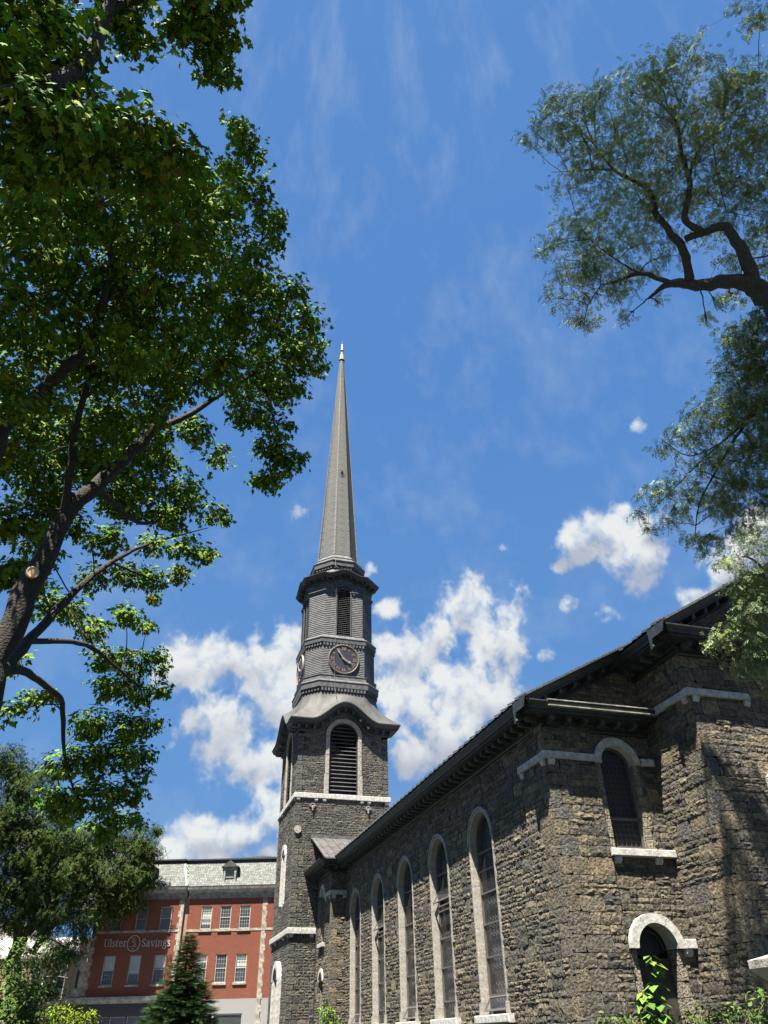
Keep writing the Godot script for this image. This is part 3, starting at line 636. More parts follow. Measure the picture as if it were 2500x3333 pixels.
func stone_wall(parent: Node3D, called: String, fr: Transform3D, u0: float, u1: float, v0: float, v1: float, opt := {}) -> Node3D:
	var wall := part(parent, called, core(fr, u0, u1, v0, v1, opt.get("open", []), opt.get("top"), opt.get("thick", 0.5)), M.mortar, fr)
	rubble(wall, fr, u0 + 0.01, u1 - 0.01, v0, v1 - 0.01, opt)
	return wall

# the 300 stones that show largest become parts of their walls, the rest one mesh for each wall
func set_stones() -> void:
	stone_list.sort_custom(func(a, b): return a[0] > b[0])
	var rest := {}
	for i in stone_list.size():
		var s: Array = stone_list[i]
		if i < 300:
			part(s[3], "stone", s[1], M.stone, s[2])
		else:
			if not rest.has(s[3]): rest[s[3]] = mb()
			rest[s[3]].append_from(s[1], 0, s[3].global_transform.affine_inverse() * s[2])
	for w in rest:
		var o := part(w, "rubble_stones", flat(rest[w]), M.stone, w.global_transform)
		o.set_meta("kind", "stuff")

func frame_at(normal: Vector3, origin: Vector3) -> Transform3D:
	return Transform3D(Basis(UP.cross(normal), UP, normal), origin)

# ---------------------------------------------------------------- church
const EAVE := [Vector2(0, -0.28), Vector2(0.82, -0.28), Vector2(0.82, -0.2), Vector2(0.88, -0.2), Vector2(0.9, -0.12), Vector2(0.97, -0.03), Vector2(1.0, 0.02), Vector2(1.0, 0.07), Vector2(0.9, 0.07), Vector2(0, 0.07)]
const FRIEZE := [Vector2(0, -0.62), Vector2(0.13, -0.62), Vector2(0.15, -0.56), Vector2(0.13, -0.5), Vector2(0.13, -0.40), Vector2(0.17, -0.36), Vector2(0.17, -0.28), Vector2(0, -0.28)]

# a bracketed cornice along a wall line; the line runs at the wall face and the roof edge height
func cornice(church: Node3D, a: Vector3, b: Vector3, out: Vector3, ma: float, mb_: float, step: float, from := 0.4, skip := 0.4) -> void:
	var st := mb()
	extrude(st, PackedVector2Array(EAVE), a, b, out, ma, mb_)
	part(church, "cornice", flat(st), M.black_paint)
	st = mb()
	extrude(st, PackedVector2Array(FRIEZE), a, b, out, ma, mb_)
	part(church, "frieze", flat(st), M.black_paint)
	var d := (b - a).normalized()
	var n := int(((b - a).length() - from - skip) / step)
	st = mb()
	extrude(st, PackedVector2Array([Vector2(0.172, -0.47), Vector2(0.5, -0.47), Vector2(0.62, -0.45), Vector2(0.62, -0.281), Vector2(0.172, -0.281)]), -d * 0.075, d * 0.075, out)
	var m := flat(st)
	for i in n + 1:
		part(church, "bracket", m, M.dark_paint, Transform3D(Basis(), a + d * (from + i * step)))

# limestone arch of voussoirs with jambs
func arch_stones(win: Node3D, fr: Transform3D, c: float, vs: float, r0: float, r1: float, z0: float, z1: float, blocks: int, m: Material) -> void:
	for i in blocks:
		var st := mb()
		var g := 0.011 / r1
		sector(st, c, vs, r0 + rr(-0.004, 0.004), r1 + rr(-0.01, 0.01), z0, z1 + rr(-0.006, 0.006), PI * i / blocks + g, PI * (i + 1) / blocks - g, 18 / blocks + 1)
		part(win, "voussoir", flat(st), m, fr)

# tall round-headed window of the nave side wall
func nave_window(church: Node3D, fr: Transform3D, c: float, vent_low: bool) -> void:
	var win := group_part(church, "window", fr * Transform3D(Basis(), Vector3(c, 2.25, 0)))
	var vs := 7.85
	arch_stones(win, fr, c, vs, 1.03, 1.2, -0.28, 0.08, 3, M.weathered_limestone)
	var st := mb()
	sector(st, c, vs, 1.16, 1.24, 0.0, 0.12, 0.0, PI, 22)
	part(win, "hood_mould", flat(st), M.weathered_limestone, fr)
	for s in [-1.0, 1.0]:
		var cuts := [2.25, 2.62, rr(4.0, 4.8), rr(6.0, 6.6), vs]
		for i in 4:
			st = mb()
			var e := 0.05 if i == 0 else 0.0
			var prof := [Vector2(c + s * 1.03, -0.28), Vector2(c + s * (1.06 - e), 0.06 + e), Vector2(c + s * 1.09, 0.08 + e), Vector2(c + s * (1.2 + e), 0.08 + e), Vector2(c + s * (1.2 + e), -0.02), Vector2(c + s * 1.19, -0.28)]
			for k in prof.size():
				var p: Vector2 = prof[k]
				var q: Vector2 = prof[(k + 1) % prof.size()]
				quad(st, Vector3(p.x, cuts[i] + 0.004, p.y), Vector3(p.x, cuts[i + 1] - 0.004, p.y), Vector3(q.x, cuts[i + 1] - 0.004, q.y), Vector3(q.x, cuts[i] + 0.004, q.y))
			for y in [cuts[i] + 0.004, cuts[i + 1] - 0.004]:
				for k in range(1, prof.size() - 1):
					tri(st, Vector3(prof[0].x, y, prof[0].y), Vector3(prof[k].x, y, prof[k].y), Vector3(prof[k + 1].x, y, prof[k + 1].y))
			part(win, "jamb", flat(st), M.weathered_limestone, fr)
	st = mb()
	cbox(st, Vector3(c - 1.5, 2.0, -0.28), Vector3(c + 1.5, 2.25, 0.26), 0.03)
	part(win, "sill", flat(st), M.limestone, fr)
	# frame, glazing bars and panes
	st = mb()
	sector(st, c, vs, 0.95, 1.03, -0.27, -0.2, 0.0, PI, 20)
	for s in [-1.0, 1.0]: box(st, Vector3(c + s * 0.99 - 0.04, 2.25, -0.27), Vector3(c + s * 0.99 + 0.04, vs, -0.2))
	part(win, "frame", flat(st), M.window_frame, fr)
	var ys := [2.25, 2.84, 4.01, 5.07, 6.11, 6.88, 7.53]
	for i in ys.size():
		st = mb()
		box(st, Vector3(c - 0.95, ys[i] - 0.03, -0.268), Vector3(c + 0.95, ys[i] + 0.03, -0.19))
		part(win, "glazing_bar", flat(st), M.window_frame, fr)
	var open_row := 0 if vent_low else 4
	for i in ys.size():
		st = mb()
		var z := -0.235
		if i == open_row: continue
		if i < 6:
			quad(st, Vector3(c - 0.95, ys[i] + 0.03, z), Vector3(c - 0.95, ys[i + 1] - 0.03, z), Vector3(c + 0.95, ys[i + 1] - 0.03, z), Vector3(c + 0.95, ys[i] + 0.03, z))
		else:
			var pts := [Vector3(c + 0.95, ys[i] + 0.03, z)]
			for k in 19: pts.append(Vector3(c + 0.95 * cos(PI * k / 18.0), vs + 0.95 * sin(PI * k / 18.0), z))
			pts.append(Vector3(c - 0.95, ys[i] + 0.03, z))
			for k in range(1, pts.size() - 1): tri(st, pts[0], pts[k], pts[k + 1])
		part(win, "pane", flat(st), M.glass, fr)
	# the tilted ventilation sash, hung from its top edge
	var y0: float = ys[open_row] + 0.04
	var y1: float = ys[open_row + 1] - 0.04
	if not vent_low: y0 = y1 - 0.5
	var hh := y1 - y0
	var tilt := fr * Transform3D(Basis(Vector3.RIGHT, -0.55), Vector3(c, y1, -0.2))
	st = mb()
	for b in [[-0.93, 0.93, -0.05, 0.0], [-0.93, 0.93, -hh, -hh + 0.05], [-0.93, -0.87, -hh + 0.05, -0.05], [0.87, 0.93, -hh + 0.05, -0.05]]:
		box(st, Vector3(b[0], b[2], -0.02), Vector3(b[1], b[3], 0.025))
	var sash := part(win, "vent_sash", flat(st), M.window_frame, tilt)
	sash.set_meta("label", "ventilation sash tilted open outwards")
	st = mb()
	quad(st, Vector3(-0.87, -hh + 0.05, 0), Vector3(-0.87, -0.05, 0), Vector3(0.87, -0.05, 0), Vector3(0.87, -hh + 0.05, 0))
	part(win, "vent_pane", flat(st), M.glass, tilt)
	if not vent_low:
		st = mb()
		box(st, Vector3(c - 0.95, y0 - 0.06, -0.268), Vector3(c + 0.95, y0, -0.19))
		part(win, "glazing_bar", flat(st), M.window_frame, fr)
		st = mb()
		quad(st, Vector3(c - 0.95, ys[4] + 0.03, -0.235), Vector3(c - 0.95, y0 - 0.06, -0.235), Vector3(c + 0.95, y0 - 0.06, -0.235), Vector3(c + 0.95, ys[4] + 0.03, -0.235))
		part(win, "pane", flat(st), M.glass, fr)
	leaded(win, fr, c, 0.78, 2.4, vs, -0.40, 0.26)

# old leaded glass: a dark sheet with a net of lead in front of it
func leaded(win: Node3D, fr: Transform3D, c: float, r: float, v0: float, vs: float, z: float, cell: float) -> void:
	var st := mb()
	var full := r + 0.3
	var pts := [Vector3(c - full, v0 - 0.2, z - 0.02), Vector3(c + full, v0 - 0.2, z - 0.02)]
	for k in 19: pts.append(Vector3(c + full * cos(PI * k / 18.0), vs + full * sin(PI * k / 18.0), z - 0.02))
	for k in range(1, pts.size() - 1): tri(st, pts[0], pts[k], pts[k + 1])
	part(win, "leaded_glass", flat(st), M.stained_glass, fr)
	st = mb()
	var nx := int(2 * r / cell)
	var ny := int((vs + r - v0) / cell)
	var k := cell * 0.30
	for j in ny:
		for i in nx:
			var x := c - nx * cell * 0.5 + (i + 0.5) * cell
			var y := v0 + (j + 0.5) * cell
			if y > vs and Vector2(x - c, y - vs).length() > r - 0.05: continue
			var h := cell * 0.5
			var o := [Vector3(x - h + k, y - h, z), Vector3(x + h - k, y - h, z), Vector3(x + h, y - h + k, z), Vector3(x + h, y + h - k, z), Vector3(x + h - k, y + h, z), Vector3(x - h + k, y + h, z), Vector3(x - h, y + h - k, z), Vector3(x - h, y - h + k, z)]
			for q in 8:
				if q in [0, 1, 2, 3, 5, 7]: bar(st, o[q], o[(q + 1) % 8], 0.012, 0.012, Vector3(0, 0, 1))
	part(win, "lead_came", flat(st), M.lead, fr)

func band_run(church: Node3D, fr: Transform3D, u0: float, u1: float, v0: float, v1: float, out: float, blocks: int, corbels: Array) -> void:
	var u := u0
	for i in blocks:
		var w := (u1 - u0) / blocks * (rr(0.85, 1.15) if i < blocks - 1 else 1.0)
		if i == blocks - 1: w = u1 - u
		var st := mb()
		cbox(st, Vector3(u + 0.004, v0 + rr(-0.01, 0.01), -0.1), Vector3(u + w - 0.004, v1 + rr(-0.01, 0.01), out + rr(-0.012, 0.012)), 0.02)
		part(church, "band_course", flat(st), M.limestone, fr)
		u += w
	for c in corbels:
		var st := mb()
		var pr := [Vector2(out * 0.8, v0 - 0.012), Vector2(out * 0.75, v0 - 0.12), Vector2(out * 0.3, v0 - 0.2), Vector2(-0.05, v0 - 0.2), Vector2(-0.05, v0 - 0.012)]
		for s in [-1.0, 1.0]:
			for k in range(1, 4): tri(st, Vector3(c + s * 0.12, pr[0].y, pr[0].x), Vector3(c + s * 0.12, pr[k].y, pr[k].x), Vector3(c + s * 0.12, pr[k + 1].y, pr[k + 1].x))
		for k in 5:
			var p: Vector2 = pr[k]
			var q: Vector2 = pr[(k + 1) % 5]
			quad(st, Vector3(c - 0.12, p.y, p.x), Vector3(c + 0.12, p.y, p.x), Vector3(c + 0.12, q.y, q.x), Vector3(c - 0.12, q.y, q.x))
		part(church, "corbel", flat(st), M.limestone, fr)

func build_church() -> void:
	var ch := thing("church", "old dark rubble stone church with a tall shingled steeple and clock", "church", Vector3(12.5, 0, -22.5))
	var west := Vector3(-1, 0, 0)
	var south := Vector3(0, 0, 1)
	# ---- nave side wall, five tall windows
	var fn := frame_at(west, Vector3(12.5, 0, 0))
	var wins := [-28.54, -33.36, -38.18, -43.0, -47.8]
	var open := []
	for c in wins: open.append({"c": c, "r": 1.17, "v0": 2.1, "vs": 7.85})
	var nave := stone_wall(ch, "nave_wall", fn, -50.2, -24.3, 0, 10.6, {"open": open, "cut": 0.4, "depth": 1.15, "k": 1.12})
	for i in 5: nave_window(ch, fn, wins[i], i % 2 == 0)
	# corner pier, a little proud
	var fp := frame_at(west, Vector3(12.4, 0, 0))
	stone_wall(ch, "pier_wall", fp, -24.3, -22.4, 0, 10.6, {"qr": true, "cut": 0.75, "whole": 0.5, "k": 1.4})
	band_run(ch, fp, -24.35, -22.26, 9.19, 9.43, 0.14, 2, [-24.15, -22.55])
	# ---- end wall: pier, recessed bay with window and doorway
	var fe := frame_at(south, Vector3(0, 0, -22.4))
	var win1 := {"c": 15.12, "r": 0.86, "v0": 6.4, "vs": 9.2}
	var door := {"c": 15.24, "r": 0.92, "v0": -1.0, "vs": 3.69}
	stone_wall(ch, "end_wall", fe, 12.4, 14.25, 0, 10.6, {"ql": true, "cut": 0.7, "whole": 0.55, "k": 1.45})
	var fb := frame_at(south, Vector3(0, 0, -22.5))
	var top1 := func(u: float) -> float: return 10.95 + (u - 11.5) * 0.526 - 0.35
	stone_wall(ch, "end_wall", fb, 14.25, 16.6, 0, 10.6, {"open": [win1, door], "cut": 0.6, "whole": 0.4, "k": 1.2})
	stone_wall(ch, "tympanum_wall", fb, 12.5, 16.6, 10.95, 14.0, {"top": top1, "cut": 0.4})
	band_run(ch, fe, 12.26, 14.27, 9.19, 9.43, 0.14, 2, [12.55])
	band_run(ch, fb, 16.06, 16.72, 9.19, 9.43, 0.16, 1, [])
	end_window(ch, fb)
	doorway(ch, fb)
	# ---- chancel side and front
	var fc := frame_at(west, Vector3(16.6, 0, 0))
	stone_wall(ch, "chancel_wall", fc, -22.5, -19.75, 0, 12.6, {"qr": true, "cut": 0.65, "whole": 0.45, "k": 1.4})
	var ff := frame_at(south, Vector3(0, 0, -19.75))
	stone_wall(ch, "chancel_wall", ff, 16.6, 31.4, 0, 12.6, {"ql": true, "cut": 0.6, "whole": 0.4, "k": 1.4})
	var top2 := func(u: float) -> float: return 12.9 + (8.4 - abs(u - 24.0)) * 0.571 - 0.35
	stone_wall(ch, "tympanum_wall", ff, 16.6, 31.4, 12.9, 17.6, {"top": top2, "cut": 0.4})
	band_run(ch, fc, -22.45, -19.6, 10.76, 11.0, 0.15, 4, [-22.3, -19.95])
	band_run(ch, ff, 16.45, 18.95, 10.76, 11.0, 0.15, 3, [16.78, 18.8])
	# ---- cornices with brackets
	cornice(ch, Vector3(12.5, 10.93, -50.2), Vector3(12.5, 10.93, -22.4), west, -1.0, 1.0, 0.573, 0.75, 0.05)
	cornice(ch, Vector3(12.5, 10.82, -22.5), Vector3(16.6, 10.82, -22.5), south, 1.0, 0.0, 0.64, 0.1, 0.3)
	cornice(ch, Vector3(16.6, 12.9, -22.5), Vector3(16.6, 12.9, -19.75), west, 0.0, 1.0, 0.62, 0.3, 0.05)
	cornice(ch, Vector3(16.6, 12.8, -19.75), Vector3(31.4, 12.8, -19.75), south, 1.0, 1.0, 0.64, 0.1, 0.3)
	# metal flashing along the return cornice
	for y in [10.895, 10.70]:
		var fl := mb()
		box(fl, Vector3(12.3, y, -21.6), Vector3(16.5, y + 0.035, -21.47))
		part(ch, "flashing", flat(fl), M.grey_trim)
	# raking cornices of both gables
	cornice(ch, Vector3(11.45, 10.94, -22.5), Vector3(16.6, 10.94 + 5.15 * 0.526, -22.5), south, 0.0, 0.0, 0.7, 1.15, 0.2)
	cornice(ch, Vector3(15.55, 12.92, -19.75), Vector3(24.0, 12.92 + 8.45 * 0.571, -19.75), south, 0.0, 0.0, 0.7, 1.15, 0.2)
	cornice(ch, Vector3(32.45, 12.92, -19.75), Vector3(24.0, 12.92 + 8.45 * 0.571, -19.75), south, 0.0, 0.0, 0.7, 1.15, 0.2)
	# ---- roofs
	var st := mb()
	var ry := 10.98 + 12.5 * 0.526
	for s in [[Vector3(11.5, 10.99, 0), Vector3(24, ry, 0)], [Vector3(24, ry, 0), Vector3(36.5, 10.99, 0)]]:
		var a: Vector3 = s[0]
		var b: Vector3 = s[1]
		for dy in [0.0, 0.08]:
			var o := Vector3(0, dy, 0)
			quad(st, a + o + Vector3(0, 0, -21.5), b + o + Vector3(0, 0, -21.5), b + o + Vector3(0, 0, -55), a + o + Vector3(0, 0, -55))
		quad(st, a + Vector3(0, 0, -21.5), a + Vector3(0, 0.08, -21.5), b + Vector3(0, 0.08, -21.5), b + Vector3(0, 0, -21.5))
	part(ch, "roof", flat(st), M.slate)
	st = mb()
	var cy := 12.97 + 8.4 * 0.571
	for s in [[Vector3(15.6, 12.97, 0), Vector3(24, cy, 0)], [Vector3(24, cy, 0), Vector3(32.4, 12.97, 0)]]:
		var a: Vector3 = s[0]
		var b: Vector3 = s[1]
		for dy in [0.0, 0.08]:
			var o := Vector3(0, dy, 0)
			quad(st, a + o + Vector3(0, 0, -18.73), b + o + Vector3(0, 0, -18.73), b + o + Vector3(0, 0, -22.4), a + o + Vector3(0, 0, -22.4))
		quad(st, a + Vector3(0, 0, -18.73), a + Vector3(0, 0.08, -18.73), b + Vector3(0, 0.08, -18.73), b + Vector3(0, 0, -18.73))
	part(ch, "roof", flat(st), M.slate)
	# slates along the eaves, each lifted at one end
	st = mb()
	extrude(st, PackedVector2Array([Vector2(-0.02, 0), Vector2(0.45, 0.23), Vector2(0.45, 0.29), Vector2(-0.02, 0.06)]), Vector3(0, 0.0, 0), Vector3(0, 0.07, -0.58), Vector3(1, 0, 0))
	var slate := flat(st)
	for i in 47: part(ch, "roof_slate", slate, M.slate, Transform3D(Basis(), Vector3(11.47, 11.03, -21.7 - i * 0.6)))
	for i in 5: part(ch, "roof_slate", slate, M.slate, Transform3D(Basis(), Vector3(15.57, 13.02, -18.9 - i * 0.6)))
	# ---- walls, floor and ends that close the building on the far side
	st = mb()
	box(st, Vector3(35.5, 0, -55), Vector3(36, 10.7, -22.5))
	box(st, Vector3(31.4, 0, -23), Vector3(35.5, 10.7, -22.5))
	box(st, Vector3(31.1, 0, -22.5), Vector3(31.4, 12.7, -20.3))
	box(st, Vector3(16.7, 0, -55.5), Vector3(36, 10.7, -55))
	part(ch, "far_wall", flat(st), M.mortar)
	vestibule(ch)
	tower(ch)

func end_window(ch: Node3D, fr: Transform3D) -> void:
	var c := 15.12
	var win := group_part(ch, "window", fr * Transform3D(Basis(), Vector3(c, 6.46, 0)))
	arch_stones(win, fr, c, 9.2, 0.63, 0.90, -0.3, 0.13, 3, M.limestone)
	band_run(win, fr, 14.2, 14.53, 9.19, 9.43, 0.14, 1, [])
	for s in [-1.0, 1.0]:
		for i in 8:
			var st := mb()
			var y := 6.46 + i * 0.3425
			var w := 0.28 if i % 2 == 0 else 0.2
			var x0: float = c + s * 0.63
			var x1: float = c + s * (0.63 + w)
			cbox(st, Vector3(min(x0, x1), y + 0.008, -0.3), Vector3(max(x0, x1), y + 0.334, rr(0.02, 0.05)), 0.012)
			part(win, "jamb", flat(st), M.jamb_stone, fr)
	var st := mb()
	cbox(st, Vector3(14.2, 6.24, -0.3), Vector3(15.9, 6.46, 0.24), 0.02)
	part(win, "sill", flat(st), M.limestone, fr)
	st = mb()
	cbox(st, Vector3(15.91, 6.24, -0.1), Vector3(16.58, 6.46, 0.235), 0.02)
	part(win, "sill", flat(st), M.limestone, fr)
	band_run(win, fr, 14.2, 16.5, 6.24, 6.46, 0.2, 0, [14.45, 15.95])
	st = mb()
	sector(st, c, 9.2, 0.56, 0.63, -0.3, -0.2, 0.0, PI, 18)
	for s in [-1.0, 1.0]: box(st, Vector3(c + s * 0.595 - 0.035, 6.46, -0.3), Vector3(c + s * 0.595 + 0.035, 9.2, -0.2))
	box(st, Vector3(c - 0.56, 7.42, -0.29), Vector3(c + 0.56, 7.5, -0.19))
	box(st, Vector3(c - 0.56, 6.46, -0.29), Vector3(c + 0.56, 6.6, -0.2))
	part(win, "frame", flat(st), M.window_frame, fr)
	leaded(win, fr, c, 0.56, 6.62, 9.2, -0.27, 0.175)

func doorway(ch: Node3D, fr: Transform3D) -> void:
	var c := 15.24
	var door := group_part(ch, "doorway", fr * Transform3D(Basis(), Vector3(c, 0, 0)))
	arch_stones(door, fr, c, 3.69, 0.68, 0.95, -0.45, 0.2, 3, M.limestone)
	band_run(door, fr, 16.18, 16.72, 3.69, 3.94, 0.22, 1, [16.3])
	for s in [-1.0, 1.0]:
		for i in 9:
			var st := mb()
			var w := 0.3 if i % 2 == 0 else 0.22
			var x0: float = c + s * 0.69
			var x1: float = c + s * (0.69 + w)
			cbox(st, Vector3(min(x0, x1), i * 0.41 + 0.008, -0.45), Vector3(max(x0, x1), i * 0.41 + 0.40, rr(0.02, 0.05)), 0.012)
			part(door, "jamb", flat(st), M.jamb_stone, fr)
	var st := mb()
	box(st, Vector3(c - 0.69, 0, -0.5), Vector3(c - 0.02, 3.3, -0.42))
	part(door, "door_leaf", flat(st), M.wood_door, fr)
	st = mb()
	box(st, Vector3(c + 0.02, 0, -0.5), Vector3(c + 0.69, 3.3, -0.42))
	part(door, "door_leaf", flat(st), M.wood_door, fr)
	st = mb()
	box(st, Vector3(c - 0.7, 3.3, -0.5), Vector3(c + 0.7, 3.48, -0.36))
	sector(st, c, 3.69, 0.5, 0.58, -0.5, -0.42, 0.0, PI, 16)
	part(door, "transom", flat(st), M.wood_door, fr)
	st = mb()
	for k in 16: tri(st, Vector3(c, 3.48, -0.5), Vector3(c + 0.7 * cos(PI * k / 16.0), 3.69 + 0.7 * sin(PI * k / 16.0), -0.5), Vector3(c + 0.7 * cos(PI * (k + 1) / 16.0), 3.69 + 0.7 * sin(PI * (k + 1) / 16.0), -0.5))
	part(door, "fanlight", flat(st), M.stained_glass, fr)

# ---- the low block between nave and tower with its metal lean-to roof
func vestibule(ch: Node3D) -> void:
	var west := Vector3(-1, 0, 0)
	var south := Vector3(0, 0, 1)
	var fb := frame_at(south, Vector3(0, 0, -50.2))
	stone_wall(ch, "vestibule_wall", fb, 11.53, 12.52, 0, 10.6, {"ql": true, "cut": 0.6})
	var fa := frame_at(west, Vector3(11.53, 0, 0))
	var w := {"c": -52.5, "r": 0.62, "v0": 6.6, "vs": 9.3}
	var w2 := {"c": -52.5, "r": 0.62, "v0": 2.0, "vs": 4.6}
	stone_wall(ch, "vestibule_wall", fa, -54.4, -50.2, 0, 10.6, {"qr": true, "open": [w, w2], "cut": 0.5})
	for o in [w, w2]:
		var win := group_part(ch, "window", fa * Transform3D(Basis(), Vector3(o.c, o.v0, 0)))
		arch_stones(win, fa, o.c, o.vs, 0.48, 0.68, -0.3, 0.12, 3, M.limestone)
		var st := mb()
		cbox(st, Vector3(o.c - 0.8, o.v0 - 0.2, -0.2), Vector3(o.c + 0.8, o.v0 + 0.02, 0.2), 0.02)
		part(win, "sill", flat(st), M.limestone, fa)
		st = mb()
		sector(st, o.c, o.vs, 0.42, 0.49, -0.3, -0.22, 0.0, PI, 14)
		for s in [-1.0, 1.0]: box(st, Vector3(o.c + s * 0.455 - 0.035, o.v0, -0.3), Vector3(o.c + s * 0.455 + 0.035, o.vs, -0.22))
		part(win, "frame", flat(st), M.window_frame, fa)
		st = mb()
		for k in 14: tri(st, Vector3(o.c, o.v0, -0.28), Vector3(o.c + 0.6 * cos(PI * k / 14.0), o.vs + 0.6 * sin(PI * k / 14.0), -0.28), Vector3(o.c + 0.6 * cos(PI * (k + 1) / 14.0), o.vs + 0.6 * sin(PI * (k + 1) / 14.0), -0.28))
		for s in [-1.0, 1.0]: tri(st, Vector3(o.c, o.v0, -0.28), Vector3(o.c + s * 0.6, o.v0, -0.28), Vector3(o.c + s * 0.6, o.vs, -0.28))
		part(win, "pane", flat(st), M.stained_glass, fa)
	band_run(ch, fb, 11.40, 12.52, 9.05, 9.31, 0.14, 2, [11.66, 12.36])
	band_run(ch, fa, -51.75, -50.06, 9.05, 9.31, 0.14, 2, [-51.55, -50.5])
	cornice(ch, Vector3(11.53, 10.93, -54.4), Vector3(11.53, 10.93, -50.2), west, 0.0, 0.75, 0.6, 0.4, 0.05)
	cornice(ch, Vector3(11.53, 10.93, -50.2), Vector3(12.5, 10.93, -50.2), south, 0.75, -1.0, 0.6, 0.2, 0.9)
	# lean-to roof sloping down from the tower towards the nave, standing seams
	var a := Vector3(10.8, 11.02, -49.15)
	var b := Vector3(16.0, 11.02, -49.15)
	var c := Vector3(16.0, 13.2, -54.38)
	var d := Vector3(10.98, 13.2, -54.38)
	var st := mb()
	quad(st, a, b, c, d)
	quad(st, a - UP * 0.09, b - UP * 0.09, c - UP * 0.09, d - UP * 0.09)
	quad(st, a, a - UP * 0.09, d - UP * 0.09, d)
	quad(st, a, b, b - UP * 0.09, a - UP * 0.09)
	var roof := part(ch, "lean_to_roof", flat(st), M.roof_metal)
	for i in 9:
		st = mb()
		var p := a.lerp(b, (i + 0.5) / 9.0) + Vector3(0, 0.02, 0)
		var q := d.lerp(c, (i + 0.5) / 9.0) + Vector3(0, 0.02, 0)
		bar(st, p, q, 0.03, 0.05)
		part(roof, "standing_seam", flat(st), M.roof_metal)
	st = mb()
	box(st, Vector3(10.9, 13.1, -54.42), Vector3(15.8, 13.4, -54.3))
	part(roof, "flashing", flat(st), M.roof_metal)
	st = mb()
	box(st, Vector3(11.44, 0, -54.30), Vector3(11.52, 10.6, -54.2))
	part(ch, "downspout", flat(st), M.black_paint)

# ---------------------------------------------------------------- tower
const TX := 13.2
const TZ := -57.87
const TH := 3.45

func tc(y := 0.0) -> Vector3:
	return Vector3(TX, y, TZ)

# height of the belfry cornice along a side, arched in the middle
func arch_y(x: float) -> float:
	return 0.0 if abs(x) > 2.75 else 1.5 * 0.5 * (1.0 + cos(PI * x / 2.75))

func square_outline(half: float, y: float, amp: float) -> Array:
	var o := []
	for s in 4:
		for i in 30:
			var t := (float(i) / 30 - 0.5) * 2.0
			var p := Vector3(t * half, y + amp * arch_y(t * 4.3), half)
			o.append(tc() + p.rotated(UP, s * PI / 2))
	return o

# an octagon of half-depth h and half front width w, n points to each side
func oct_outline(h: float, w: float, y: float, n := 1, amp := 0.0) -> Array:
	var o := []
	for s in 4:
		for i in n:
			var t := (float(i) / n - 0.5) * 2.0
			var k := 0.0 if abs(t) > 0.8 else 0.5 * (1.0 + cos(PI * t / 0.8))
			o.append(tc() + Vector3(t * w, y + amp * k, h).rotated(UP, s * PI / 2))
		for i in n:
			var t := float(i) / n
			o.append(tc() + Vector3(w, y, h).lerp(Vector3(h, y, w), t).rotated(UP, s * PI / 2))
	return o

func oct_radius(a: float, h: float, w: float) -> float:
	# distance to the octagon's side in direction a (0 = front)
	var x: float = abs(sin(a))
	var z: float = abs(cos(a))
	return min(min(h / max(x, 1e-5), h / max(z, 1e-5)), (h + w) / (x + z))

func oct_frame(k: int, h: float, w: float) -> Transform3D:
	var a := k * PI / 4
	var n := Vector3(sin(a), 0, cos(a))
	return frame_at(n, tc() + n * (h if k % 2 == 0 else (h + w) / sqrt(2.0)))

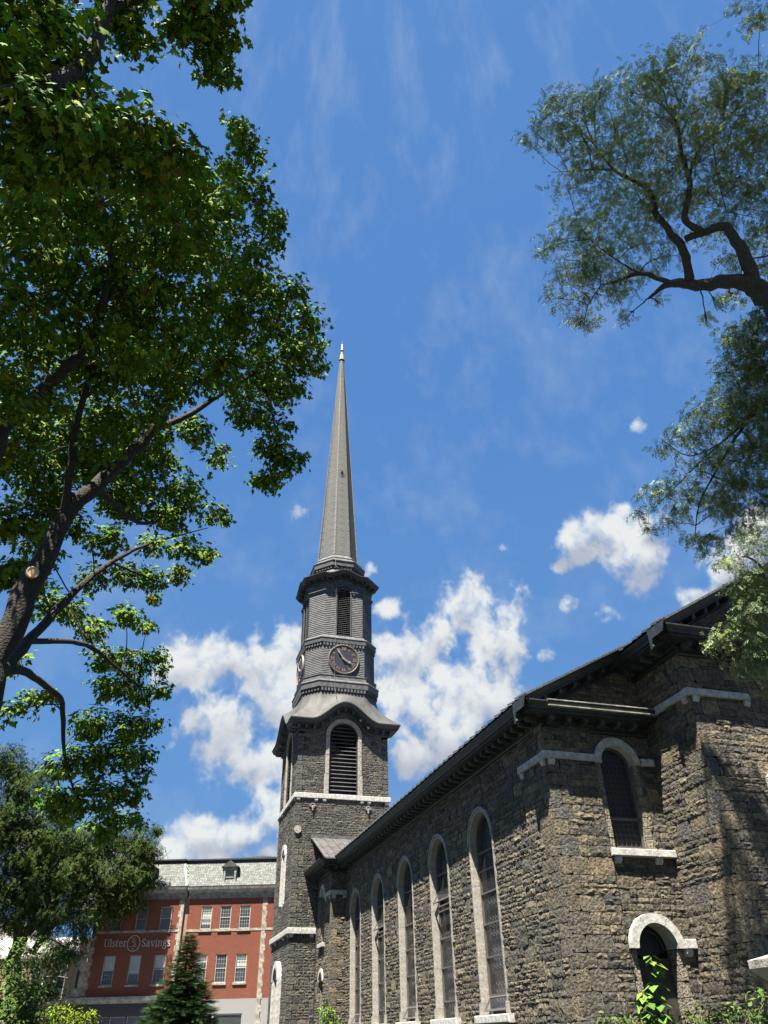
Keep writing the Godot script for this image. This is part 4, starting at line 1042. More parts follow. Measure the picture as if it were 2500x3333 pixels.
func tower(ch: Node3D) -> void:
	var z0 := TZ + TH
	var x0 := TX - TH
	var south := frame_at(Vector3(0, 0, 1), Vector3(0, 0, z0))
	var west := frame_at(Vector3(-1, 0, 0), Vector3(x0, 0, 0))
	var east := frame_at(Vector3(1, 0, 0), Vector3(TX + TH, 0, 0))
	var north := frame_at(Vector3(0, 0, -1), Vector3(0, 0, TZ - TH))
	var bel := {"c": TX, "r": 1.38, "v0": 16.2, "vs": 20.45}
	var belw := {"c": TZ, "r": 1.38, "v0": 16.2, "vs": 20.45}
	var sw := {"c": TZ + 0.1, "r": 0.75, "v0": 9.4, "vs": 12.5}
	var portal := {"c": TZ + 0.3, "r": 1.05, "v0": -1.0, "vs": 4.9}
	var top_s := func(u: float) -> float: return 20.75 + arch_y(u - TX)
	var top_w := func(u: float) -> float: return 20.75 + arch_y(u - TZ)
	stone_wall(ch, "tower_wall", south, x0, TX + TH, 0, 22.3, {"grey": true, "ql": true, "qr": true, "open": [bel], "top": top_s, "cut": 0.35, "gap": 0.03})
	stone_wall(ch, "tower_wall", west, TZ - TH, TZ + TH, 0, 22.3, {"grey": true, "ql": true, "qr": true, "open": [belw, sw, portal], "top": top_w, "cut": 0.35, "gap": 0.03})
	var st := mb()
	part(ch, "tower_wall", core(east, -TZ - TH, -TZ + TH, 0, 22.3, [{"c": -TZ, "r": 1.38, "v0": 16.2, "vs": 20.45}], func(u: float) -> float: return 20.75 + arch_y(u + TZ)), M.mortar, east)
	part(ch, "tower_wall", core(north, -TX - TH, -TX + TH, 0, 22.3, [], func(u: float) -> float: return 20.75 + arch_y(u + TX)), M.mortar, north)
	band_run(ch, south, x0 - 0.15, TX + TH + 0.15, 15.86, 16.2, 0.15, 5, [x0 + 0.15, TX - 2.0, TX - 1.4, TX + 1.4, TX + 1.95, TX + TH - 0.15])
	band_run(ch, west, TZ - TH - 0.15, TZ + TH + 0.13, 15.86, 16.2, 0.15, 5, [TZ - TH + 0.15, TZ - 1.6, TZ + 1.6, TZ + TH - 0.15])
	band_run(ch, south, x0 - 0.2, 11.5, 7.33, 7.67, 0.2, 2, [x0 + 0.1, 11.2])
	band_run(ch, west, TZ - TH - 0.2, TZ + TH + 0.18, 7.33, 7.67, 0.2, 5, [TZ - TH + 0.2, TZ - 1.6, TZ + 1.6, TZ + TH - 0.2])
	belfry_window(ch, south, TX)
	belfry_window(ch, west, TZ)
	# narrow round-headed window and portal on the tower's side
	for o in [[sw, 0.5, 0.16], [portal, 0.75, 0.32]]:
		var d: Dictionary = o[0]
		var g := group_part(ch, "window" if o[1] < 0.6 else "portal", west * Transform3D(Basis(), Vector3(d.c, max(d.v0, 0.0), 0)))
		arch_stones(g, west, d.c, d.vs, o[1], d.r + 0.08, -0.3, o[2], 3, M.limestone)
		for s in [-1.0, 1.0]:
			st = mb()
			var xa: float = d.c + s * o[1]
			var xb: float = d.c + s * (d.r + 0.08)
			cbox(st, Vector3(min(xa, xb), max(d.v0, 0.0), -0.3), Vector3(max(xa, xb), d.vs, o[2] - 0.03), 0.02)
			part(g, "jamb", flat(st), M.limestone, west)
		st = mb()
		box(st, Vector3(d.c - o[1] - 0.1, max(d.v0, 0.0), -0.45), Vector3(d.c + o[1] + 0.1, d.vs + o[1], -0.4))
		part(g, "pane", flat(st), M.stained_glass, west)
	# round boss stone and two iron anchors
	st = mb()
	sector(st, 9.95, 13.7, 0.0, 0.26, 0.0, 0.14, 0.0, TAU, 14)
	part(ch, "boss_stone", flat(st), M.weathered_limestone, south)
	for x in [10.95, 15.05]:
		st = mb()
		sector(st, x, 15.35, 0.12, 0.17, 0.06, 0.16, 0.0, TAU, 12)
		box(st, Vector3(x - 0.25, 15.33, 0.06), Vector3(x + 0.25, 15.37, 0.13))
		box(st, Vector3(x - 0.04, 15.0, 0.06), Vector3(x + 0.04, 15.35, 0.2))
		part(ch, "wall_anchor", flat(st), M.weathered_limestone, south)
	# arched cornice, brackets and the bell-shaped skirt roof
	st = mb()
	var o := []
	for p in [[0.0, -0.78], [0.12, -0.78], [0.16, -0.7], [0.16, -0.42], [0.62, -0.40], [0.62, -0.33], [0.72, -0.31], [0.80, -0.12], [0.86, -0.03], [0.86, 0.03], [0.8, 0.05]]:
		o.append(square_outline(TH + p[0], 21.45 + p[1], 1.0))
	loft(st, o)
	part(ch, "belfry_cornice", flat(st), M.black_paint)
	st = mb()
	box(st, Vector3(-0.09, -0.2, 0), Vector3(0.09, 0, 0.42))
	var bm := flat(st)
	for s in [0, 3]:
		for i in 13:
			var x := -3.6 + i * 0.6
			var q := Vector3(x, 21.04 + arch_y(x * 4.3 / (TH + 0.4)), TH + 0.17).rotated(UP, s * PI / 2) + tc()
			part(ch, "bracket", bm, M.dark_paint, Transform3D(Basis(UP, s * PI / 2), q))
	st = mb()
	o = []
	var low := square_outline(4.29, 21.5, 1.0)
	for k in 13:
		var t := k / 12.0
		var ring := []
		for p in low:
			var d: Vector3 = p - tc()
			var a := atan2(d.x, d.z)
			var r0 := Vector2(d.x, d.z).length()
			var r1 := oct_radius(a, 3.05, 1.86)
			var r: float = lerp(r0, r1, 1.0 - pow(1.0 - t, 1.75))
			ring.append(tc(lerp(d.y, 24.25, t)) + Vector3(sin(a) * r, 0, cos(a) * r))
		o.append(ring)
	loft(st, o)
	part(ch, "skirt_roof", smooth(st), M.skirt_metal)
	# lower octagon with the clocks
	octagon_mould(ch, [[3.0, 24.2], [3.06, 24.2], [3.06, 24.5], [3.2, 24.52], [3.22, 24.95], [3.26, 25.0], [3.24, 25.08], [3.08, 25.2], [3.06, 25.5], [3.1, 25.55], [3.1, 25.62], [2.92, 25.68]], 1.86 - 3.05)
	dentils(ch, 3.06, 1.87, 24.22, 24.48, 0.12)
	var sec := [2.91, 1.75]
	siding(ch, sec[0], sec[1], 25.66, 28.22, 17, [])
	# middle cornice
	octagon_mould(ch, [[2.9, 28.15], [2.95, 28.2], [2.95, 28.45], [3.06, 28.47], [3.08, 28.82], [3.12, 28.86], [3.1, 28.94], [2.95, 29.02], [2.88, 29.2], [2.9, 29.26], [2.76, 29.32]], 1.78 - 2.95)
	dentils(ch, 2.95, 1.80, 28.2, 28.43, 0.09)
	# upper octagon
	siding(ch, 2.75, 1.65, 29.3, 34.7, 31, [0, 6])
	octagon_mould(ch, [[2.75, 33.2], [2.82, 33.2], [2.84, 33.36], [2.92, 33.42], [2.92, 33.5], [2.75, 33.56]], 1.66 - 2.76, true)
	for k in [0, 6]: lantern_window(ch, oct_frame(k, 2.75, 1.65))
	# eyebrow cornice over the upper octagon
	st = mb()
	o = []
	for p in [[0.0, -0.62], [0.1, -0.6], [0.12, -0.34], [0.46, -0.32], [0.48, -0.24], [0.56, -0.2], [0.64, -0.05], [0.7, 0.0], [0.7, 0.05], [0.6, 0.07]]:
		o.append(oct_outline(2.75 + p[0], 1.65 + p[0] * 0.414, 34.85 + p[1], 14, 0.5))
	loft(st, o)
	part(ch, "lantern_cornice", flat(st), M.black_paint)
	st = mb()
	box(st, Vector3(-0.07, -0.15, 0), Vector3(0.07, 0, 0.3))
	var sm := flat(st)
	for k in [0, 1, 6, 7]:
		var f := oct_frame(k, 2.88, 1.7)
		var half := 1.75 if k % 2 == 0 else 0.85
		var n := 7 if k % 2 == 0 else 3
		for i in n:
			var x: float = lerp(-half + 0.15, half - 0.15, float(i) / (n - 1))
			var t := x / 1.85
			var up := (0.5 * 0.5 * (1.0 + cos(PI * t / 0.8)) if abs(t) < 0.8 else 0.0) if k % 2 == 0 else 0.0
			part(ch, "bracket", sm, M.dark_paint, f * Transform3D(Basis(), Vector3(x, 34.52 + up, 0.0)))
	st = mb()
	o = []
	for k in 8:
		var t := k / 7.0
		var ring := []
		for p in oct_outline(3.40, 1.9, 34.9, 14, 0.5):
			var d: Vector3 = p - tc()
			var a := atan2(d.x, d.z)
			var r: float = lerp(Vector2(d.x, d.z).length(), oct_radius(a, 2.1, 2.1 * 0.414), 1.0 - pow(1.0 - t, 1.8))
			ring.append(tc(lerp(d.y, 36.25, t)) + Vector3(sin(a) * r, 0, cos(a) * r))
		o.append(ring)
	loft(st, o)
	part(ch, "lantern_roof", smooth(st), M.skirt_metal)
	# base mouldings of the spire
	st = mb()
	o = []
	for p in [[2.05, 36.1], [2.15, 36.15], [2.15, 36.4], [2.32, 36.42], [2.36, 36.85], [2.42, 36.9], [2.40, 37.0], [2.2, 37.08], [2.1, 37.3], [2.14, 37.36], [2.12, 37.44], [1.75, 37.8], [1.72, 37.9]]:
		o.append(oct_outline(p[0], p[0] * 0.4142, p[1]))
	loft(st, o)
	part(ch, "spire_base", flat(st), M.siding)
	dentils(ch, 2.15, 2.15 * 0.4142, 36.17, 36.38, 0.1)
	spire(ch)
	for k in [0, 6]: clock(ch, oct_frame(k, 2.93, 1.75))
	# lightning cable down the front
	st = mb()
	var cable := []
	for p in [[37.5, 1.85], [36.9, 2.46], [36.2, 2.5], [35.4, 3.5], [34.7, 2.86], [33.5, 3.0], [29.3, 2.86], [28.9, 3.16], [28.3, 3.1], [25.7, 3.02], [25.0, 3.3], [24.3, 3.3], [23.1, 4.2]]:
		cable.append(Vector4(TX - 0.75, p[0], TZ + p[1] + 0.02, 0.014))
	tube(st, cable, 5)
	part(ch, "lightning_cable", smooth(st), M.lead)

func octagon_mould(ch: Node3D, prof: Array, dw: float, gap := false) -> void:
	var st := mb()
	if gap:
		# an impost band that stops beside the windows
		for k in 8:
			var runs := [[-1.0, -0.36], [0.36, 1.0]] if k % 2 == 0 else [[-1.0, 1.0]]
			for r in runs:
				for i in prof.size() - 1:
					var p: Array = prof[i]
					var q: Array = prof[i + 1]
					var f0 := oct_frame(k, p[0], 1.65 + (p[0] - 2.75) * 0.414)
					var f1 := oct_frame(k, q[0], 1.65 + (q[0] - 2.75) * 0.414)
					var h0: float = (1.65 + (p[0] - 2.75) * 0.414) if k % 2 == 0 else (p[0] - 1.65 - (p[0] - 2.75) * 0.414) / sqrt(2.0)
					var h1: float = (1.65 + (q[0] - 2.75) * 0.414) if k % 2 == 0 else (q[0] - 1.65 - (q[0] - 2.75) * 0.414) / sqrt(2.0)
					var e0: float = r[0] * (h0 if abs(r[0]) == 1.0 else 1.65)
					var e1: float = r[1] * (h0 if abs(r[1]) == 1.0 else 1.65)
					var g0: float = r[0] * (h1 if abs(r[0]) == 1.0 else 1.65)
					var g1: float = r[1] * (h1 if abs(r[1]) == 1.0 else 1.65)
					quad(st, f0 * Vector3(e0, p[1], 0), f1 * Vector3(g0, q[1], 0), f1 * Vector3(g1, q[1], 0), f0 * Vector3(e1, p[1], 0))
		part(ch, "impost_band", flat(st), M.dark_paint)
		return
	var o := []
	for p in prof: o.append(oct_outline(p[0], p[0] + dw + 0.0, p[1]))
	loft(st, o)
	part(ch, "moulding", flat(st), M.siding)

func dentils(ch: Node3D, h: float, w: float, y0: float, y1: float, d: float) -> void:
	var st := mb()
	for k in 8:
		var f := oct_frame(k, h, w)
		var half := w if k % 2 == 0 else (h - w) / sqrt(2.0)
		var n := int(2 * half / 0.26)
		for i in n:
			var x: float = -half + (i + 0.5) * 2 * half / n
			var s := mb()
			box(s, Vector3(x - 0.075, y0, 0), Vector3(x + 0.075, y1, d))
			st.append_from(s.commit(), 0, f)
	var o := part(ch, "dentils", flat(st), M.siding)
	o.set_meta("kind", "stuff")

# clapboards, one board for each course and face; windows on the faces given
func siding(ch: Node3D, h: float, w: float, y0: float, y1: float, n: int, windows: Array) -> void:
	var step := (y1 - y0) / n
	var st := mb()
	extrude(st, PackedVector2Array([Vector2(-0.02, 0.0), Vector2(0.045, 0.0), Vector2(0.045, 0.02), Vector2(0.008, step * 1.05), Vector2(-0.02, step * 1.05)]), Vector3(-0.5, 0, 0), Vector3(0.5, 0, 0), Vector3(0, 0, 1))
	var board := flat(st)
	var wall := group_part(ch, "octagon_stage", Transform3D(Basis(), tc(y0)))
	for k in 8:
		var fw := oct_frame(k, h - 0.03, w - 0.012)
		var hw := w - 0.012 if k % 2 == 0 else (h - w - 0.018) / sqrt(2.0)
		part(wall, "octagon_wall", core(fw, -hw, hw, y0 - 0.1, y1 + 0.1, [{"c": 0.0, "r": 0.6, "v0": 29.3, "vs": 33.2}] if k in windows else [], null, 0.12), M.dark_paint, fw)
	var hidden := mb()
	for k in 8:
		var f := oct_frame(k, h, w)
		var half := w if k % 2 == 0 else (h - w) / sqrt(2.0)
		for i in n:
			var y := y0 + i * step
			var runs := [[-half - 0.015, half + 0.015]]
			if k in windows and y + step > 29.35 and y < 34.3:
				var c := 0.66
				if y > 33.2: c = sqrt(max(0.88 * 0.88 - (y - 33.2) * (y - 33.2), 0.0))
				if c > 0.05: runs = [[-half - 0.015, -c], [c, half + 0.015]]
			for r in runs:
				var x := f * Transform3D(Basis(Vector3(r[1] - r[0], 0, 0), UP, Vector3(0, 0, 1)), Vector3((r[0] + r[1]) * 0.5, y, 0))
				if k in [0, 1, 6, 7]: part(wall, "clapboard", board, M.siding, x)
				else: hidden.append_from(board, 0, wall.global_transform.affine_inverse() * x)
	var o := part(wall, "clapboards", flat(hidden), M.siding, wall.global_transform)
	o.set_meta("kind", "stuff")

func louvres(win: Node3D, fr: Transform3D, c: float, r: float, v0: float, vs: float, step: float, m: Material) -> void:
	var y := v0
	while y < vs + r - 0.1:
		var hw := r if y < vs else sqrt(max(r * r - (y + 0.08 - vs) * (y + 0.08 - vs), 0.0))
		if hw > 0.12:
			var st := mb()
			bar(st, Vector3(c - hw, y + 0.06, -0.2), Vector3(c + hw, y + 0.06, -0.2), step * 0.8, 0.03, Vector3(0, 0.78, 0.62))
			part(win, "louvre_slat", flat(st), m, fr)
		y += step

func belfry_window(ch: Node3D, fr: Transform3D, c: float) -> void:
	var win := group_part(ch, "belfry_window", fr * Transform3D(Basis(), Vector3(c, 16.2, 0)))
	arch_stones(win, fr, c, 20.45, 1.1, 1.42, -0.35, 0.12, 3, M.weathered_limestone)
	for s in [-1.0, 1.0]:
		for i in 3:
			var st := mb()
			var xa: float = c + s * 1.1
			var xb: float = c + s * (1.40 if i > 0 else 1.46)
			cbox(st, Vector3(min(xa, xb), 16.2 + i * 1.417 + 0.005, -0.35), Vector3(max(xa, xb), 16.2 + (i + 1) * 1.417 - 0.005, 0.1 + rr(-0.01, 0.01)), 0.03)
			part(win, "jamb", flat(st), M.weathered_limestone, fr)
	var st := mb()
	sector(st, c, 20.45, 1.02, 1.1, -0.35, -0.02, 0.0, PI, 20)
	for s in [-1.0, 1.0]: box(st, Vector3(c + s * 1.06 - 0.04, 16.2, -0.35), Vector3(c + s * 1.06 + 0.04, 20.45, -0.02))
	part(win, "frame", flat(st), M.black_paint, fr)
	louvres(win, fr, c, 1.02, 16.25, 20.45, 0.29, M.louvre)

func lantern_window(ch: Node3D, fr: Transform3D) -> void:
	var win := group_part(ch, "lantern_window", fr * Transform3D(Basis(), Vector3(0, 29.3, 0)))
	var st := mb()
	sector(st, 0, 33.2, 0.58, 0.68, -0.25, 0.1, 0.0, PI, 18)
	for s in [-1.0, 1.0]: box(st, Vector3(s * 0.63 - 0.05, 29.3, -0.25), Vector3(s * 0.63 + 0.05, 33.2, 0.1))
	part(win, "frame", flat(st), M.dark_paint, fr)
	st = mb()
	sector(st, 0, 33.2, 0.80, 0.95, -0.02, 0.13, 0.0, PI, 18)
	part(win, "hood_mould", flat(st), M.dark_paint, fr)
	louvres(win, Transform3D(fr.basis, fr * Vector3(0, 0, 0.12)), 0.0, 0.58, 29.35, 33.2, 0.18, M.louvre)

func clock(ch: Node3D, fr: Transform3D) -> void:
	var cy := 27.05
	var ck := group_part(ch, "clock", fr * Transform3D(Basis(), Vector3(0, cy, 0)))
	var st := mb()
	sector(st, 0, cy, 0.0, 1.2, 0.0, 0.10, 0, TAU, 48)
	part(ck, "dial", flat(st), M.clock_face, fr)
	st = mb()
	var ring := []
	for p in [[1.19, 0.10], [1.21, 0.16], [1.25, 0.18], [1.29, 0.15], [1.3, 0.0]]:
		var o := []
		for i in 56: o.append(fr * Vector3(p[0] * cos(TAU * i / 56), cy + p[0] * sin(TAU * i / 56), p[1]))
		ring.append(o)
	loft(st, ring)
	part(ck, "rim", smooth(st), M.clock_bronze)
	var font := SystemFont.new()
	font.font_names = PackedStringArray(["Droid Serif"])
	var num := ["XII", "I", "II", "III", "IIII", "V", "VI", "VII", "VIII", "IX", "X", "XI"]
	for i in 12:
		var t := TextMesh.new()
		t.text = num[i]
		t.font = font
		t.font_size = 30
		t.pixel_size = 0.0088
		t.depth = 0.02
		t.curve_step = 2.0
		var a := -TAU * i / 12
		var x := fr * Transform3D(Basis(Vector3(0, 0, 1), a), Vector3(0.92 * sin(-a), cy + 0.92 * cos(a), 0.112))
		part(ck, "numeral", t, M.clock_gilt, x * Transform3D(Basis.from_scale(Vector3(0.92 if i in [7, 8] else 1.1, 1.25, 1.0)), Vector3.ZERO))
	st = mb()
	for i in 60:
		var a := TAU * i / 60
		var s := mb()
		box(s, Vector3(-0.012, 1.1, 0.1), Vector3(0.012, 1.15, 0.112))
		st.append_from(s.commit(), 0, Transform3D(Basis(Vector3(0, 0, 1), a), Vector3(0, cy, 0)))
	var dots := part(ck, "minute_marks", flat(st), M.clock_gilt, fr)
	dots.set_meta("kind", "stuff")
	for hd in [["minute_hand", 1.12, 0.055, 35.0, 0.2], ["hour_hand", 0.78, 0.075, -118.0, 0.17]]:
		st = mb()
		var L: float = hd[1]
		var w: float = hd[2]
		var prof := [Vector2(0, -0.22), Vector2(w, -0.05), Vector2(w * 0.6, 0.1), Vector2(w * 0.5, L * 0.5), Vector2(w * 1.35, L * 0.68), Vector2(w * 0.5, L * 0.78), Vector2(0, L), Vector2(-w * 0.5, L * 0.78), Vector2(-w * 1.35, L * 0.68), Vector2(-w * 0.5, L * 0.5), Vector2(-w * 0.6, 0.1), Vector2(-w, -0.05)]
		var t := Geometry2D.triangulate_polygon(PackedVector2Array(prof))
		for zz in [0.0, 0.03]:
			for i in range(0, t.size(), 3):
				tri(st, Vector3(prof[t[i]].x, prof[t[i]].y, zz), Vector3(prof[t[i + 1]].x, prof[t[i + 1]].y, zz), Vector3(prof[t[i + 2]].x, prof[t[i + 2]].y, zz))
		for i in prof.size():
			var p: Vector2 = prof[i]
			var q: Vector2 = prof[(i + 1) % prof.size()]
			quad(st, Vector3(p.x, p.y, 0), Vector3(q.x, q.y, 0), Vector3(q.x, q.y, 0.03), Vector3(p.x, p.y, 0.03))
		part(ck, hd[0], flat(st), M.clock_gilt, fr * Transform3D(Basis(Vector3(0, 0, 1), deg_to_rad(hd[3])), Vector3(0, cy, hd[4])))
	st = mb()
	sector(st, 0, cy, 0.0, 0.07, 0.1, 0.24, 0, TAU, 12)
	part(ck, "hand_boss", flat(st), M.clock_gilt, fr)

func spire(ch: Node3D) -> void:
	var y0 := 37.85
	var y1 := 65.5
	var h0 := 1.72
	var h1 := 0.2
	var hh := func(y: float) -> float: return lerp(h0, h1, (y - y0) / (y1 - y0))
	var st := mb()
	loft(st, [oct_outline(h0, h0 * 0.4142, y0), oct_outline(h1, h1 * 0.4142, y1)])
	var sp := part(ch, "spire", flat(st), M.shingle_gap)
	# diamond shingles, each with its point a little proud
	st = mb()
	var rise := 0.36
	for k in 8:
		var a := k * PI / 4
		var n := Vector3(sin(a), 0, cos(a))
		var u := UP.cross(n)
		var row := 0
		var y := y0
		while y < y1 - rise:
			var half: float = hh.call(y + rise * 0.5) * 0.4142 - 0.03
			var cw := 0.17
			var cnt := int(half / cw) + 1
			for i in range(-cnt, cnt + 1):
				var x := (i + (0.5 if row % 2 == 1 else 0.0)) * cw
				if abs(x) > half - cw * 0.25: continue
				if k == 0 and abs(x - 0.0) < 0.16 and abs(y + rise * 0.5 - 47.9) < 0.45: continue
				var w := cw * 0.39
				var pb: Vector3 = tc(y + 0.05) + n * (hh.call(y) + 0.04) + u * x
				var pm: float = hh.call(y + rise * 0.5)
				var pl: Vector3 = tc(y + rise * 0.5) + n * (pm + 0.018) + u * (x - w)
				var pr: Vector3 = tc(y + rise * 0.5) + n * (pm + 0.018) + u * (x + w)
				var pt: Vector3 = tc(y + rise - 0.05) + n * (hh.call(y + rise) + 0.008) + u * x
				quad(st, pb, pl, pt, pr)
			y += rise * 0.5
			row += 1
	var sh := part(sp, "shingles", flat(st), M.shingle)
	sh.set_meta("kind", "stuff")
	# hip rolls on the eight edges, in short lengths
	for k in 8:
		var a := (k + 0.5) * PI / 4
		var d := Vector3(sin(a), 0, cos(a))
		st = mb()
		var y := y0
		while y < y1:
			var e: float = min(y + 0.33, y1)
			var r: float = lerp(0.085, 0.035, (y - y0) / (y1 - y0))
			var p: Vector3 = tc(y) + d * (hh.call(y) * 1.0824)
			var q: Vector3 = tc(e - 0.015) + d * (hh.call(e) * 1.0824)
			bar(st, p, q, r * 2, r * 1.2, d)
			y = e
		part(sp, "hip_roll", flat(st), M.shingle)
	# diamond vent
	st = mb()
	var c: Vector3 = tc(47.9) + Vector3(0, 0, hh.call(47.9) + 0.03)
	var s := [c + Vector3(0, -0.48, 0.05), c + Vector3(-0.22, 0, 0.02), c + Vector3(0, 0.48, -0.01), c + Vector3(0.22, 0, 0.02)]
	for i in 4: bar(st, s[i], s[(i + 1) % 4], 0.05, 0.05, Vector3(0, 0, 1))
	part(sp, "vent", flat(st), M.shingle)
	for i in 5:
		st = mb()
		var f: float = (i - 2) / 2.6
		var hw: float = 0.2 * (1.0 - abs(f))
		bar(st, c + Vector3(-hw, f * 0.46, 0.0), c + Vector3(hw, f * 0.46, 0.0), 0.12, 0.015, Vector3(0, 0.7, 0.7))
		part(sp, "vent_slat", flat(st), M.shingle)
	# gilded finial and rod
	st = mb()
	var o := []
	for p in [[0.3, 65.35], [0.34, 65.4], [0.3, 65.5], [0.27, 65.55], [0.2, 66.3], [0.15, 66.35], [0.12, 66.9]]:
		o.append(oct_outline(p[0], p[0] * 0.4142, p[1]))
	loft(st, o)
	part(sp, "finial", flat(st), M.gilt)
	st = mb()
	lathe(st, tc(), [Vector2(0.12, 66.88), Vector2(0.22, 66.98), Vector2(0.24, 67.08), Vector2(0.2, 67.2), Vector2(0.1, 67.3), Vector2(0.1, 67.5), Vector2(0.07, 68.1), Vector2(0.0, 68.12)], 14)
	part(sp, "finial_tip", smooth(st), M.gilt)
	st = mb()
	tube(st, [Vector4(TX, 68.05, TZ, 0.02), Vector4(TX, 68.75, TZ, 0.01)], 6)
	part(sp, "lightning_rod", smooth(st), M.lead)

# ---------------------------------------------------------------- brick bank and its neighbour
# a wall with rectangular openings [u0, u1, v0, v1]
func rect_wall(u0: float, u1: float, v0: float, v1: float, open: Array, thick: float) -> ArrayMesh:
	var us := [u0, u1]
	var vs := [v0, v1]
	for o in open:
		us.append(o[0]); us.append(o[1]); vs.append(o[2]); vs.append(o[3])
	us.sort(); vs.sort()
	var st := mb()
	for i in us.size() - 1:
		for j in vs.size() - 1:
			if us[i + 1] - us[i] < 1e-4 or vs[j + 1] - vs[j] < 1e-4: continue
			var mu: float = (us[i] + us[i + 1]) / 2
			var mv: float = (vs[j] + vs[j + 1]) / 2
			var hole := false
			for o in open:
				if mu > o[0] and mu < o[1] and mv > o[2] and mv < o[3]: hole = true
			if hole: continue
			for z in [0.0, -thick]:
				quad(st, Vector3(us[i], vs[j], z), Vector3(us[i], vs[j + 1], z), Vector3(us[i + 1], vs[j + 1], z), Vector3(us[i + 1], vs[j], z))
	for o in open + [[u0, u1, v0, v1]]:
		for s in [o[0], o[1]]: quad(st, Vector3(s, o[2], 0), Vector3(s, o[3], 0), Vector3(s, o[3], -thick), Vector3(s, o[2], -thick))
		for s in [o[2], o[3]]: quad(st, Vector3(o[0], s, 0), Vector3(o[1], s, 0), Vector3(o[1], s, -thick), Vector3(o[0], s, -thick))
	return flat(st)

func scatter(parent: Node3D, called: String, mesh: Mesh, m: Material, xs: Array, cols: Array, fr := Transform3D(), kind := "stuff") -> MultiMeshInstance3D:
	var mm := MultiMesh.new()
	mm.transform_format = MultiMesh.TRANSFORM_3D
	mm.use_colors = true
	mm.mesh = mesh
	mm.instance_count = xs.size()
	for i in xs.size():
		mm.set_instance_transform(i, xs[i])
		mm.set_instance_color(i, cols[i])
	var o := MultiMeshInstance3D.new()
	o.name = numbered(parent, called)
	o.multimesh = mm
	o.material_override = m
	parent.add_child(o, true)
	o.transform = parent.global_transform.affine_inverse() * fr
	if kind != "": o.set_meta("kind", kind)
	return o

# bricks in running bond over a region, leaving the openings free
func bricks(parent: Node3D, fr: Transform3D, u0: float, u1: float, v0: float, v1: float, open: Array, base: Color, m: Material) -> void:
	var st := mb()
	st.set_color(Color.WHITE)
	cbox(st, Vector3(-0.1, -0.0315, -0.02), Vector3(0.1, 0.0315, 0.011), 0.004)
	var mesh := flat(st)
	var xs := []
	var cols := []
	var v := v0 + 0.0375
	var row := 0
	while v < v1 - 0.02:
		var u := u0 + (0.1075 if row % 2 == 0 else 0.0)
		while u < u1 + 0.05:
			var a: float = max(u - 0.1, u0)
			var b: float = min(u + 0.1, u1)
			var skip := false
			for o in open:
				if v > o[2] and v < o[3]:
					if a >= o[0] - 0.02 and b <= o[1] + 0.02: skip = true
					elif b > o[0] and a < o[0]: b = o[0]
					elif a < o[1] and b > o[1]: a = o[1]
			if not skip and b - a > 0.03:
				xs.append(Transform3D(Basis.from_scale(Vector3((b - a) / 0.2, 1, 1)), Vector3((a + b) / 2, v, 0)))
				var k := rr(0.8, 1.2)
				cols.append(Color(base.r * k, base.g * k * rr(0.9, 1.1), base.b * k * rr(0.9, 1.1)))
			u += 0.215
		v += 0.075
		row += 1
	scatter(parent, "bricks", mesh, m, xs, cols, fr)

func sash_window(bld: Node3D, fr: Transform3D, u0: float, u1: float, v0: float, v1: float, cols: int, rows: int, blind: float, sill := true) -> void:
	var win := group_part(bld, "window", fr * Transform3D(Basis(), Vector3((u0 + u1) / 2, v0, 0)))
	var st := mb()
	var f := 0.07
	var mid := (v0 + v1) / 2
	for b in [[u0, u1, v0, v0 + f], [u0, u1, v1 - f, v1], [u0, u0 + f, v0 + f, v1 - f], [u1 - f, u1, v0 + f, v1 - f], [u0 + f, u1 - f, mid - 0.03, mid + 0.03]]:
		box(st, Vector3(b[0], b[2], -0.14), Vector3(b[1], b[3], -0.05))
	part(win, "frame", flat(st), M.white_paint, fr)
	st = mb()
	for i in range(1, cols):
		var x: float = lerp(u0 + f, u1 - f, float(i) / cols)
		box(st, Vector3(x - 0.009, v0 + f, -0.115), Vector3(x + 0.009, v1 - f, -0.075))
	for j in range(1, rows):
		if j * 2 == rows: continue
		var y: float = lerp(v0 + f, v1 - f, float(j) / rows)
		box(st, Vector3(u0 + f, y - 0.009, -0.113), Vector3(u1 - f, y + 0.009, -0.077))
	if cols > 1: part(win, "glazing_bars", flat(st), M.white_paint, fr)
	for r in [[v0 + f, mid - 0.03], [mid + 0.03, v1 - f]]:
		st = mb()
		quad(st, Vector3(u0 + f, r[0], -0.1), Vector3(u0 + f, r[1], -0.1), Vector3(u1 - f, r[1], -0.1), Vector3(u1 - f, r[0], -0.1))
		part(win, "pane", flat(st), M.clear_glass, fr)
	if blind > 0:
		st = mb()
		box(st, Vector3(u0 + f, lerp(v1, v0, blind), -0.22), Vector3(u1 - f, v1 - f, -0.2))
		part(win, "blind", flat(st), M.blind, fr)
	if sill:
		st = mb()
		cbox(st, Vector3(u0 - 0.12, v0 - 0.2, -0.14), Vector3(u1 + 0.12, v0 - 0.01, 0.13), 0.015)
		part(win, "sill", flat(st), M.trim_stone, fr)

